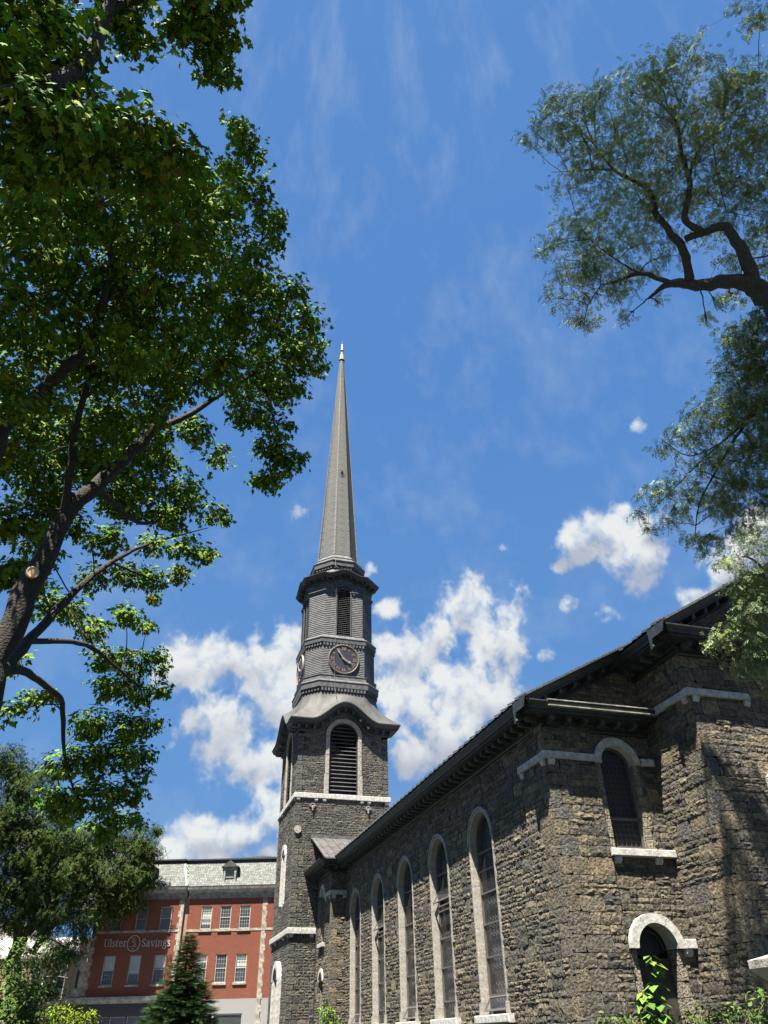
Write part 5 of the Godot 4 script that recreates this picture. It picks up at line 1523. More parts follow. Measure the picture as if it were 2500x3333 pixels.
func build_bank() -> void:
	var t := deg_to_rad(-18.0)
	var n := Vector3(sin(t), 0, cos(t))
	var fr := frame_at(n, Vector3(7.82, 0, -86.0))
	var fl := Transform3D(fr.basis, fr.origin + n * 0.3)
	var bk := thing("brick_bank", "red brick bank building with pale slate mansard roof behind the spruce", "building", fr * Vector3(-3, 0, 0))
	var w3 := [[-1.55, -0.46], [0.4, 1.5], [2.36, 3.46]]
	var w3l := [[-10.55, -9.45], [-8.0, -6.92], [-5.58, -4.46]]
	var right := []
	var left := []
	for w in w3:
		right.append([w[0], w[1], 11.0, 13.04]); right.append([w[0], w[1], 6.42, 8.82])
	for w in w3l:
		left.append([w[0], w[1], 11.0, 13.04]); left.append([w[0], w[1], 6.42, 8.82])
	part(bk, "wall", rect_wall(-3.3, 9.0, 5.12, 13.9, right, 0.35), M.brick_mortar, fr)
	part(bk, "wall", rect_wall(-12.2, -3.3, 5.0, 13.9, left, 0.35), M.brick_mortar, fl)
	var red := Color(0.17, 0.046, 0.024)
	bricks(bk, fr, -2.9, 4.68, 5.12, 10.79, right, red, M.brick)
	bricks(bk, fr, -2.9, 4.68, 11.0, 13.8, right, red, M.brick)
	bricks(bk, fr, 5.1, 9.0, 5.12, 13.8, [], red, M.brick)
	bricks(bk, fl, -12.0, -3.5, 5.4, 10.79, left, red, M.brick)
	bricks(bk, fl, -12.0, -3.5, 11.0, 13.8, left, red, M.brick)
	var blinds := [0.25, 0.0, 0.0, 0.12, 0.3, 0.0]
	for i in 3:
		sash_window(bk, fr, w3[i][0], w3[i][1], 11.0, 13.04, 4, 6, [0.8, 0.0, 0.15][i], false)
		sash_window(bk, fr, w3[i][0], w3[i][1], 6.42, 8.82, 4, 6, [0.3, 0.0, 0.5][i])
		sash_window(bk, fl, w3l[i][0], w3l[i][1], 11.0, 13.04, 4, 6, 0.0, false)
		sash_window(bk, fl, w3l[i][0], w3l[i][1], 6.42, 8.82, 4, 6, [0.5, 0.62, 0.45][i])
	var st := mb()
	for b in [[fr, -2.9, 9.0], [fl, -12.2, -3.45]]:
		st = mb()
		box(st, Vector3(b[1], 10.79, -0.05), Vector3(b[2], 11.0, 0.05))
		part(bk, "band_course", flat(st), M.trim_stone, b[0])
		for w in (w3 if b[1] > -5 else w3l):
			st = mb()
			box(st, Vector3(w[0] - 0.12, 10.77, 0.05), Vector3(w[1] + 0.12, 10.99, 0.14))
			part(bk, "window_ledge", flat(st), M.trim_stone, b[0])
	# quoins, wide and narrow by turns
	for q in [[fl, -3.3, -1.0], [fr, 4.68, 1.0], [fl, -12.2, 1.0]]:
		var y := 0.0 if q[1] > 0 else 5.1
		var i := 0
		while y < 13.7:
			var h: float = min(0.5, 13.75 - y)
			var w: float = 0.5 if i % 2 == 0 else 0.36
			st = mb()
			var a: float = q[1] if q[2] > 0 else q[1] - w
			cbox(st, Vector3(a, y + 0.004, -0.2), Vector3(a + w, y + h - 0.004, 0.03), 0.01)
			part(bk, "quoin", flat(st), M.trim_stone, q[0])
			y += h
			i += 1
	# entablature
	for e in [[fr, -3.0, 9.0, 0.0], [fl, -12.5, -3.15, 0.0]]:
		st = mb()
		extrude(st, PackedVector2Array([Vector2(-0.1, 13.75), Vector2(0.06, 13.75), Vector2(0.06, 14.3), Vector2(0.12, 14.34), Vector2(0.45, 14.42), Vector2(0.5, 14.5), Vector2(0.56, 14.54), Vector2(0.62, 14.74), Vector2(0.66, 14.84), Vector2(-0.1, 14.86)]), Vector3(e[1], 0, 0), Vector3(e[2], 0, 0), Vector3(0, 0, 1))
		part(bk, "entablature", flat(st), M.grey_trim, e[0])
	# mansard slope and its slates
	for e in [[fr, -3.2, 9.0, -3.85, 8.3], [fl, -12.3, -3.15, -11.6, -3.95]]:
		st = mb()
		var a := Vector3(e[1], 14.86, 0.35)
		var b := Vector3(e[2], 14.86, 0.35)
		var c := Vector3(e[4], 17.25, -0.75)
		var d := Vector3(e[3], 17.25, -0.75)
		quad(st, a, b, c, d)
		quad(st, a, a - Vector3(0, 0, 3), d - Vector3(0, 0, 3), d)
		quad(st, b, b - Vector3(0, 0, 3), c - Vector3(0, 0, 3), c)
		part(bk, "mansard_roof", flat(st), M.slate, e[0])
		var xs := []
		var cols := []
		var sm := mb()
		sm.set_color(Color.WHITE)
		box(sm, Vector3(-0.5, -0.02, -0.012), Vector3(0.5, 0.165, 0.012))
		var slope := (d - a)
		slope.x = 0
		var up := slope.normalized()
		var nor := Vector3(1, 0, 0).cross(up)
		for r in 14:
			var f0 := r / 14.0
			var lo: float = lerp(e[1], e[3], f0) + 0.05
			var hi: float = lerp(e[2], e[4], f0) - 0.05
			var x := lo + (0.0 if r % 2 == 0 else 0.14)
			while x < hi:
				var w := rr(0.22, 0.31)
				xs.append(Transform3D(Basis(Vector3(w - 0.022, 0, 0), (up + nor * -0.06).normalized(), nor), Vector3(x + w / 2, 14.88, 0.35) + slope * f0 + nor * rr(0.03, 0.045)))
				var k := rr(0.6, 1.15)
				cols.append(Color(0.15 * k, 0.162 * k, 0.155 * k))
				x += w
		scatter(bk, "roof_slates", flat(sm), M.pale_slate, xs, cols, e[0])
		st = mb()
		box(st, Vector3(e[3], 17.2, -5.0), Vector3(e[4], 17.45, -0.66))
		box(st, Vector3(e[3] - 0.12, 17.46, -5.0), Vector3(e[4] + 0.12, 17.6, -0.5))
		part(bk, "roof_curb", flat(st), M.black_paint, e[0])
		st = mb()
		bar(st, a + Vector3(0.02, 0.03, 0.05) if e[1] > -5 else b + Vector3(-0.02, 0.03, 0.05), (d if e[1] > -5 else c) + Vector3(0, 0, 0.05), 0.22, 0.05, Vector3(0, 0.3, 1))
		part(bk, "copper_hip", flat(st), M.copper, e[0])
	st = mb()
	for k in 4:
		var r := [Vector3(1.5, 17.6, -0.6), Vector3(6.3, 17.6, -0.6), Vector3(6.3, 17.6, -5), Vector3(1.5, 17.6, -5)]
		tri(st, r[k], r[(k + 1) % 4], Vector3(3.9, 18.15, -2.4))
	part(bk, "roof_cap", flat(st), M.black_paint, fr)
	for d in [[fr, 1.05], [fl, -7.4]]: dormer(bk, d[0], d[1])
	# ground floor: granite front and the dark shop windows
	part(bk, "granite_front", rect_wall(-3.3, 4.68, 0, 5.12, [[-2.2, 3.4, 0.6, 3.93]], 0.3), M.granite, fr)
	st = mb()
	box(st, Vector3(5.1, 0, -0.3), Vector3(9, 5.12, 0.0))
	part(bk, "granite_front", flat(st), M.granite, fr)
	part(bk, "shop_front", rect_wall(-13.3, -3.3, 0, 5.0, [[-12.4, -9.2, 0.5, 3.85], [-9.05, -7.6, 0.5, 3.85], [-7.45, -6.0, 0.5, 3.85], [-5.85, -3.9, 0.5, 3.85]], 0.3), M.black_paint, fl)
	st = mb()
	extrude(st, PackedVector2Array([Vector2(-0.05, 4.9), Vector2(0.25, 4.92), Vector2(0.3, 5.1), Vector2(0.4, 5.16), Vector2(0.42, 5.44), Vector2(-0.05, 5.48)]), Vector3(-13.6, 0, 0), Vector3(-3.4, 0, 0), Vector3(0, 0, 1))
	part(bk, "shop_cornice", flat(st), M.grey_trim, fl)
	for w in [[fr, -2.2, 0.55], [fr, 0.65, 3.4], [fl, -12.4, -9.2], [fl, -9.05, -7.6], [fl, -7.45, -6.0], [fl, -5.85, -3.9]]:
		st = mb()
		quad(st, Vector3(w[1], 0.5, -0.12), Vector3(w[1], 3.9, -0.12), Vector3(w[2], 3.9, -0.12), Vector3(w[2], 0.5, -0.12))
		var pane := part(bk, "shop_window", flat(st), M.clear_glass, w[0])
		st = mb()
		for x in [w[1], w[2]]: box(st, Vector3(x - 0.04, 0.5, -0.16), Vector3(x + 0.04, 3.93, -0.06))
		box(st, Vector3(w[1], 3.82, -0.158), Vector3(w[2], 3.9, -0.062))
		part(pane, "frame", flat(st), M.white_paint, w[0])
	# rooms behind the windows: floors, back and side walls
	for y in [0.02, 5.0, 9.7, 14.4]:
		st = mb()
		box(st, Vector3(-11.9, y, -9.0), Vector3(8.8, y + 0.25, -0.36))
		part(bk, "room_floor", flat(st), M.timber, fr)
	st = mb()
	box(st, Vector3(-12.2, 0, -9.3), Vector3(9.0, 14.6, -9.0))
	box(st, Vector3(-3.4, 0, -9.0), Vector3(-3.2, 14.4, -0.36))
	part(bk, "room_wall", flat(st), M.plaster, fr)
	st = mb()
	box(st, Vector3(-12.2, 0, -9.0), Vector3(-11.9, 13.9, -0.06))
	box(st, Vector3(8.8, 0, -9.0), Vector3(9.0, 13.9, -0.36))
	part(bk, "side_wall", flat(st), M.brick_mortar, fr)
	bank_sign(fl)
	neighbour(fr)

func dormer(bk: Node3D, fr: Transform3D, c: float) -> void:
	var d := group_part(bk, "dormer", fr * Transform3D(Basis(), Vector3(c, 14.86, 0)))
	var st := mb()
	for b in [[c - 0.66, c - 0.46], [c + 0.46, c + 0.66]]: box(st, Vector3(b[0], 14.88, -0.9), Vector3(b[1], 16.5, 0.3))
	box(st, Vector3(c - 0.66, 16.4, -0.9), Vector3(c + 0.66, 16.62, 0.32))
	box(st, Vector3(c - 0.46, 14.88, -0.1), Vector3(c + 0.46, 14.96, 0.26))
	box(st, Vector3(c - 0.46, 15.62, 0.08), Vector3(c + 0.46, 15.7, 0.2))
	part(d, "dormer_frame", flat(st), M.grey_trim, fr)
	st = mb()
	quad(st, Vector3(c - 0.46, 14.9, 0.12), Vector3(c - 0.46, 16.4, 0.12), Vector3(c + 0.46, 16.4, 0.12), Vector3(c + 0.46, 14.9, 0.12))
	part(d, "pane", flat(st), M.clear_glass, fr)
	st = mb()
	var a := Vector3(c - 0.92, 16.62, 0.45)
	var b := Vector3(c + 0.92, 16.62, 0.45)
	var p := Vector3(c, 17.25, 0.45)
	tri(st, a, b, p)
	var back := Vector3(0, 0, -1.6)
	quad(st, a, p, p + back, a + back)
	quad(st, p, b, b + back, p + back)
	part(d, "dormer_roof", flat(st), M.skirt_metal, fr)

func letters(sg: Node3D, fr: Transform3D, text: String, u: float, v: float, px: float, want: float) -> void:
	var font := SystemFont.new()
	font.font_names = PackedStringArray(["Droid Serif"])
	var full := font.get_string_size(text, HORIZONTAL_ALIGNMENT_LEFT, -1, 48).x
	var k := want / (full * px)
	for i in text.length():
		var x0 := font.get_string_size(text.substr(0, i), HORIZONTAL_ALIGNMENT_LEFT, -1, 48).x
		var m := TextMesh.new()
		m.text = text[i]
		m.font = font
		m.font_size = 48
		m.pixel_size = px
		m.depth = 0.05
		m.curve_step = 1.0
		m.horizontal_alignment = HORIZONTAL_ALIGNMENT_LEFT
		m.vertical_alignment = VERTICAL_ALIGNMENT_CENTER
		part(sg, "letter", m, M.white_paint, fr * Transform3D(Basis.from_scale(Vector3(k, 1, 1)), Vector3(u + x0 * px * k, v, 0.07)))


# raised metal letters on the bank's wall
func bank_sign(fr: Transform3D) -> void:
	var sg := thing("bank_sign", "raised pale letters reading Ulster Savings with an oval 1851 emblem", "sign", fr * Vector3(-7.5, 9.2, 0.02))
	letters(sg, fr, "Ulster", -10.86, 9.93, 0.0195, 2.3)
	letters(sg, fr, "Savings", -7.08, 9.89, 0.0195, 2.9)
	letters(sg, fr, "U", -8.12, 10.14, 0.0105, 0.34)
	letters(sg, fr, "S", -7.93, 9.87, 0.0125, 0.32)
	letters(sg, fr, "1851", -8.05, 9.36, 0.0058, 0.4)
	var st := mb()
	var o := []
	for p in [[1.0, 0.02], [1.0, 0.1], [0.91, 0.1], [0.91, 0.02]]:
		var ring := []
		for i in 40: ring.append(fr * Vector3(-7.86 + 0.65 * p[0] * cos(TAU * i / 40), 9.87 + 0.72 * p[0] * sin(TAU * i / 40), p[1]))
		o.append(ring)
	o.append(o[0])
	loft(st, o)
	part(sg, "oval_ring", smooth(st), M.white_paint)
	st = mb()
	box(st, Vector3(-8.3, 9.58, 0.03), Vector3(-7.45, 9.61, 0.09))
	part(sg, "emblem_bar", flat(st), M.white_paint, fr)

func neighbour(fr: Transform3D) -> void:
	var nb := thing("tan_building", "tan brick building with white metal mansard roof beside the bank", "building", fr * Vector3(-19, 0, 0))
	var open := []
	for c in [-14.6, -16.95, -19.3, -21.7, -24.0]:
		open.append([c - 0.45, c + 0.45, 6.2, 7.8]); open.append([c - 0.42, c + 0.42, 3.75, 5.4])
	part(nb, "wall", rect_wall(-27, -13.3, 0, 8.65, open, 0.35), M.tan_mortar, fr)
	bricks(nb, fr, -22.5, -13.32, 2.5, 8.6, open, Color(0.30, 0.235, 0.16), M.tan_brick)
	for o in open:
		sash_window(nb, fr, o[0], o[1], o[2], o[3], 1, 2, 0.35)
		var st := mb()
		box(st, Vector3(o[0] - 0.1, o[3] + 0.0, -0.05), Vector3(o[1] + 0.1, o[3] + 0.2, 0.03))
		part(nb, "lintel", flat(st), M.trim_stone, fr)
	var st := mb()
	extrude(st, PackedVector2Array([Vector2(-0.1, 8.62), Vector2(0.1, 8.62), Vector2(0.2, 8.75), Vector2(0.35, 8.8), Vector2(0.36, 8.95), Vector2(-0.1, 8.95)]), Vector3(-27, 0, 0), Vector3(-13.3, 0, 0), Vector3(0, 0, 1))
	part(nb, "entablature", flat(st), M.white_paint, fr)
	st = mb()
	quad(st, Vector3(-27, 8.95, 0.2), Vector3(-13.3, 8.95, 0.2), Vector3(-13.5, 10.65, -0.6), Vector3(-27, 10.65, -0.6))
	quad(st, Vector3(-13.3, 8.95, 0.2), Vector3(-13.3, 8.95, -6), Vector3(-13.5, 10.65, -6), Vector3(-13.5, 10.65, -0.6))
	quad(st, Vector3(-27, 10.65, -0.6), Vector3(-13.5, 10.65, -0.6), Vector3(-13.5, 10.9, -6), Vector3(-27, 10.9, -6))
	part(nb, "mansard_roof", flat(st), M.white_metal, fr)
	st = mb()
	box(st, Vector3(-26, 10.7, -5), Vector3(-18.5, 12.0, -1.2))
	part(nb, "roof_storey", flat(st), M.concrete, fr)
	for c in [-15.6, -19.0, -22.4]:
		var d := group_part(nb, "dormer", fr * Transform3D(Basis(), Vector3(c, 9.0, 0)))
		st = mb()
		tri(st, Vector3(c - 0.8, 9.7, 0.2), Vector3(c + 0.8, 9.7, 0.2), Vector3(c, 10.5, 0.2))
		quad(st, Vector3(c - 0.8, 9.7, 0.2), Vector3(c, 10.5, 0.2), Vector3(c, 10.5, -0.7), Vector3(c - 0.8, 9.7, -0.7))
		quad(st, Vector3(c + 0.8, 9.7, 0.2), Vector3(c, 10.5, 0.2), Vector3(c, 10.5, -0.7), Vector3(c + 0.8, 9.7, -0.7))
		part(d, "dormer_roof", flat(st), M.white_metal, fr)
		st = mb()
		box(st, Vector3(c - 0.6, 9.0, -0.5), Vector3(c + 0.6, 9.7, 0.12))
		part(d, "dormer_front", flat(st), M.grey_trim, fr)
	for y in [0.02, 5.7, 8.4]:
		st = mb()
		box(st, Vector3(-26.9, y, -8.0), Vector3(-13.4, y + 0.2, -0.36))
		part(nb, "room_floor", flat(st), M.timber, fr)
	st = mb()
	box(st, Vector3(-27, 0, -8.3), Vector3(-13.3, 10.6, -8.0))
	box(st, Vector3(-27, 0, -8.0), Vector3(-26.8, 10.6, -0.36))
	box(st, Vector3(-13.5, 0, -8.0), Vector3(-13.3, 8.6, -0.36))
	part(nb, "room_wall", flat(st), M.plaster, fr)
	# grey stone oriel at the joint with the bank
	var bay := group_part(nb, "oriel", fr * Transform3D(Basis(), Vector3(-12.75, 5.5, 0)))
	st = mb()
	var pl := [Vector2(-13.32, -0.1), Vector2(-13.05, 0.55), Vector2(-12.5, 0.55), Vector2(-12.22, 0.32)]
	for k in 3:
		var p: Vector2 = pl[k]
		var q: Vector2 = pl[k + 1]
		quad(st, Vector3(p.x, 5.48, p.y), Vector3(p.x, 9.0, p.y), Vector3(q.x, 9.0, q.y), Vector3(q.x, 5.48, q.y))
		tri(st, Vector3(p.x, 9.0, p.y), Vector3(-12.7, 9.75, -0.1), Vector3(q.x, 9.0, q.y))
	for y in [5.48, 9.0]: quad(st, Vector3(pl[0].x, y, pl[0].y), Vector3(pl[1].x, y, pl[1].y), Vector3(pl[2].x, y, pl[2].y), Vector3(pl[3].x, y, pl[3].y))
	part(bay, "oriel_body", flat(st), M.trim_stone, fr)
	for k in 2:
		var p: Vector2 = pl[k]
		var q: Vector2 = pl[k + 1]
		var mid := (p + q) / 2
		var dir := (q - p).normalized()
		var nor := Vector2(-dir.y, dir.x)
		var f2 := fr * Transform3D(Basis(Vector3(dir.x, 0, dir.y), UP, Vector3(nor.x, 0, nor.y)), Vector3(mid.x, 0, mid.y))
		st = mb()
		box(st, Vector3(-0.13, 6.2, 0.005), Vector3(0.13, 7.7, 0.02))
		part(bay, "pane", flat(st), M.stained_glass, f2)
		st = mb()
		sector(st, 0, 7.8, 0.16, 0.24, 0.0, 0.06, 0, PI, 10)
		part(bay, "arch_moulding", flat(st), M.trim_stone, f2)

# ---------------------------------------------------------------- street furniture and monuments
func street_lamp() -> void:
	var p := Vector3(-3.76, 0, -59.8)
	var lp := thing("street_lamp", "black street lamp with a frosted pendant globe on a side arm", "street lamp", p)
	var st := mb()
	lathe(st, p, [Vector2(0.0, 0), Vector2(0.22, 0.0), Vector2(0.2, 0.5), Vector2(0.11, 0.7), Vector2(0.09, 2.0), Vector2(0.07, 4.0), Vector2(0.1, 4.02), Vector2(0.1, 4.12), Vector2(0.06, 4.15), Vector2(0.05, 5.9), Vector2(0.0, 6.0)], 10)
	part(lp, "pole", smooth(st), M.lamp_black)
	st = mb()
	var g := p + Vector3(-1.28, 0, 0.1)
	tube(st, [Vector4(p.x + 0.15, 5.25, p.z, 0.03), Vector4(p.x - 0.6, 5.35, p.z + 0.05, 0.03), Vector4(g.x, 5.3, g.z, 0.03), Vector4(g.x, 4.95, g.z, 0.03)], 7)
	part(lp, "arm", smooth(st), M.lamp_black)
	st = mb()
	lathe(st, g, [Vector2(0.0, 5.05), Vector2(0.08, 5.0), Vector2(0.2, 4.82), Vector2(0.26, 4.66), Vector2(0.27, 4.55), Vector2(0.0, 4.55)], 14)
	part(lp, "lamp_hood", smooth(st), M.lamp_black)
	st = mb()
	lathe(st, g, [Vector2(0.22, 4.54), Vector2(0.21, 4.4), Vector2(0.16, 4.22), Vector2(0.08, 4.12), Vector2(0.0, 4.1)], 14)
	part(lp, "globe", smooth(st), M.frosted)

func monument_tier(mo: Node3D, p: Vector3, called: String, prof: Array) -> void:
	var st := mb()
	var o := []
	for q in prof:
		var h: float = q[0]
		o.append([p + Vector3(-h, q[1], h), p + Vector3(h, q[1], h), p + Vector3(h, q[1], -h), p + Vector3(-h, q[1], -h)])
	loft(st, o)
	part(mo, called, flat(st), M.marble)


func monument() -> void:
	var p := Vector3(8.365, 0, -8.44)
	var mo := thing("grave_monument", "pale marble grave monument with a pointed shaft on a moulded pedestal", "monument", p)
	monument_tier(mo, p, "plinth", [[0.0, 0.0], [0.85, 0.0], [0.85, 0.35], [0.75, 0.42], [0.0, 0.42]])
	monument_tier(mo, p, "pedestal", [[0.66, 0.42], [0.64, 2.02], [0.68, 2.06], [0.68, 2.12], [0.72, 2.16], [0.6, 2.16]])
	monument_tier(mo, p, "cap", [[0.72, 2.16], [0.78, 2.22], [0.8, 2.25], [0.8, 2.34], [0.45, 2.44], [0.0, 2.44]])
	monument_tier(mo, p, "shaft", [[0.24, 2.44], [0.2, 4.5], [0.0, 4.75]])

# ---------------------------------------------------------------- plants
func leaf_maple() -> ArrayMesh:
	var st := mb()
	var h := [Vector2(0, 0), Vector2(0.2, -0.04), Vector2(0.42, 0.06), Vector2(0.27, 0.24), Vector2(0.6, 0.52), Vector2(0.36, 0.5), Vector2(0.2, 0.52), Vector2(0.17, 0.78), Vector2(0, 1.0)]
	var pts := []
	for q in h: pts.append(Vector3(q.x, -0.22 * abs(q.x) - 0.12 * q.y * q.y, q.y))
	for i in range(h.size() - 2, 0, -1): pts.append(Vector3(-h[i].x, -0.22 * h[i].x - 0.12 * h[i].y * h[i].y, h[i].y))
	var c := Vector3(0, 0.02, 0.34)
	for i in pts.size(): tri(st, c, pts[i], pts[(i + 1) % pts.size()])
	return flat(st)

func leaf_frond(pairs: int, broad := 0.42) -> ArrayMesh:
	var st := mb()
	for i in pairs:
		for s in [-1.0, 1.0]:
			var t := (i + rr(0.3, 0.9)) / pairs
			var c := Vector3(0, -0.22 * t * t, t)
			var l: float = 0.3 * (1.0 - 0.6 * abs(t - 0.4)) * rr(0.65, 1.25)
			var tip := c + Vector3(s * l, rr(-0.16, 0.05), l * rr(0.2, 0.9))
			var w := broad / pairs * rr(0.7, 1.2)
			var m := c.lerp(tip, 0.5)
			quad(st, c, m + Vector3(0, 0.01, -w), tip, m + Vector3(0, 0.01, w))
	quad(st, Vector3(-0.01, 0, 0), Vector3(0.01, 0, 0), Vector3(0.003, -0.22, 1), Vector3(-0.003, -0.22, 1))
	return flat(st)

func leaf_oval() -> ArrayMesh:
	var st := mb()
	var a := Vector3(0, 0, 0)
	var b := Vector3(0.2, 0.05, 0.4)
	var c := Vector3(0, -0.08, 1)
	var d := Vector3(-0.2, 0.05, 0.4)
	var m := Vector3(0, 0, 0.4)
	tri(st, a, b, m); tri(st, b, c, m); tri(st, c, d, m); tri(st, d, a, m)
	return flat(st)

func leaf_color(kind: String) -> Color:
	var k := rr(0.7, 1.35)
	var t := rng.randf()
	match kind:
		"maple":
			if t < 0.012: return Color(0.14, 0.055, 0.025) * k
			if t < 0.2: return Color(0.165, 0.205, 0.02) * k
			return Color(0.078 * rr(0.7, 1.35), 0.150, 0.022) * k
		"locust":
			if t < 0.2: return Color(0.20, 0.25, 0.09) * k
			return Color(0.15 * rr(0.85, 1.2), 0.205, 0.105) * k
		"elm":
			return Color(0.04 * rr(0.8, 1.3), 0.066, 0.017) * k
		"lime":
			return Color(0.12 * rr(0.85, 1.15), 0.16, 0.013) * k
		"young":
			return Color(0.085 * rr(0.85, 1.15), 0.155, 0.028) * k
	return Color(0.055 * rr(0.8, 1.3), 0.095, 0.024) * k

# leaves gathered in small clumps inside each ball (x, y, z, radius)
func foliage(parent: Node3D, called: String, balls: Array, mesh: Mesh, m: Material, kind: String, size: float, cover: float, droop: float, flatten := 0.85) -> void:
	var xs := []
	var cols := []
	var area := size * size * 0.42
	for b in balls:
		var r: float = b.w
		var n := int(PI * r * r * cover / area) + 6
		var per := 14
		var clumps := int(n / float(per)) + 1
		for c in clumps:
			var d := Vector3(rng.randfn(), rng.randfn(), rng.randfn()).normalized() * pow(rng.randf(), 0.3) * r
			d.y *= flatten
			var cp := Vector3(b.x, b.y, b.z) + d
			var out := (d + Vector3(rr(-0.3, 0.3), 0.15, rr(-0.3, 0.3)) * r).normalized()
			var cr: float = min(size * 1.5, r * 0.5 + 0.05)
			for k in per:
				var q := cp + Vector3(rng.randfn() * cr * 0.62, rng.randfn() * cr * 0.34, rng.randfn() * cr * 0.62)
				var up := (UP * 0.5 + out * 0.85 + Vector3(rng.randfn(), rng.randfn() * 0.7, rng.randfn()) * 0.36).normalized()
				var fwd := (out * 0.4 + Vector3(rng.randfn() * 0.7, -droop * 2.0 + rng.randfn() * 0.3, rng.randfn() * 0.7))
				fwd = (fwd - up * fwd.dot(up)).normalized()
				var s := size * rr(0.5, 1.3)
				xs.append(Transform3D(Basis(up.cross(fwd) * s * rr(0.8, 1.15), up * s * rr(-0.4, 2.6), fwd * s), q))
				cols.append(leaf_color(kind))
	scatter(parent, called, mesh, m, xs, cols)

func tree(called: String, label: String, group: String, lines: Array, balls: Array, mesh: Mesh, lm: Material, bark: Material, kind: String, size: float, cover: float, droop: float, twig := 0.02) -> Node3D:
	var foot: Vector4 = lines[0][0]
	var t := thing(called, label, "tree", Vector3(foot.x, 0, foot.z), 0.0, group)
	var spots := []
	for i in lines.size():
		var pts: Array = lines[i].duplicate()
		if i == 0: pts.push_front(Vector4(foot.x, 0.0, foot.z, foot.w * 1.3))
		pts = wander(pts, 4, 0.28)
		for p in pts: spots.append(p)
		var st := mb()
		tube(st, pts, 10 if pts[0].w > 0.1 else 7, 0.09)
		part(t, "trunk" if i == 0 else "limb", smooth(st), bark)
	# twigs from the nearest limb into each clump of leaves
	var st := mb()
	for b in balls:
		var best: Vector4 = spots[0]
		var least := 1e9
		for s in spots:
			var d: float = Vector3(s.x - b.x, s.y - b.y, s.z - b.z).length() + s.w * 2.0 + (0.4 if s.y > b.y else 0.0)
			if d < least: least = d; best = s
		var r: float = min(twig, best.w)
		var a := Vector4(best.x, best.y, best.z, r)
		var e := Vector4(b.x, b.y, b.z, r * 0.45)
		var mid := (a + e) * 0.5 + Vector4(rr(-0.12, 0.12), rr(0.0, 0.18), rr(-0.12, 0.12), 0) * least
		mid.w = r * 0.75
		tube(st, wander([a, mid, e], 3, 1.2), 5)
		for k in 6:
			var d: Vector3 = Vector3(rng.randfn(), rng.randfn() + 0.15, rng.randfn()).normalized() * b.w * rr(0.6, 1.05)
			var m2 := Vector4(b.x + d.x * 0.5, b.y + d.y * 0.5 + 0.08 * b.w, b.z + d.z * 0.5, r * 0.33)
			tube(st, wander([Vector4(lerp(mid.x, e.x, 0.6), lerp(mid.y, e.y, 0.6), lerp(mid.z, e.z, 0.6), r * 0.5), m2, Vector4(b.x + d.x, b.y + d.y, b.z + d.z, r * 0.15)], 2, 1.5), 4)
	var tw := part(t, "twigs", smooth(st), bark)
	tw.set_meta("kind", "stuff")
	foliage(t, "crown", balls, mesh, lm, kind, size, cover, droop)
	return t

func shrub(called: String, label: String, balls: Array, kind: String, size: float, cover: float, mesh: Mesh) -> void:
	var c := Vector3.ZERO
	for b in balls: c += Vector3(b.x, 0, b.z)
	c /= balls.size()
	var t := thing(called, label, "shrub", c)
	var st := mb()
	for b in balls:
		var mid := Vector4(lerp(c.x, b.x, 0.4), b.y * 0.5, lerp(c.z, b.z, 0.4), 0.022)
		tube(st, wander([Vector4(c.x + (b.x - c.x) * 0.15, 0.0, c.z + (b.z - c.z) * 0.15, 0.035), mid, Vector4(b.x, b.y, b.z, 0.008)], 3, 1.0), 5)
	part(t, "stems", smooth(st), M.pale_bark)
	var more := []
	for b in balls:
		more.append(b)
		if b.y > 1.4: more.append(Vector4(lerp(b.x, c.x, 0.25), b.y * 0.5, lerp(b.z, c.z, 0.25), b.w * 1.15))
	foliage(t, "crown", more, mesh, M.shrub_leaf, kind, size, cover, 0.2)

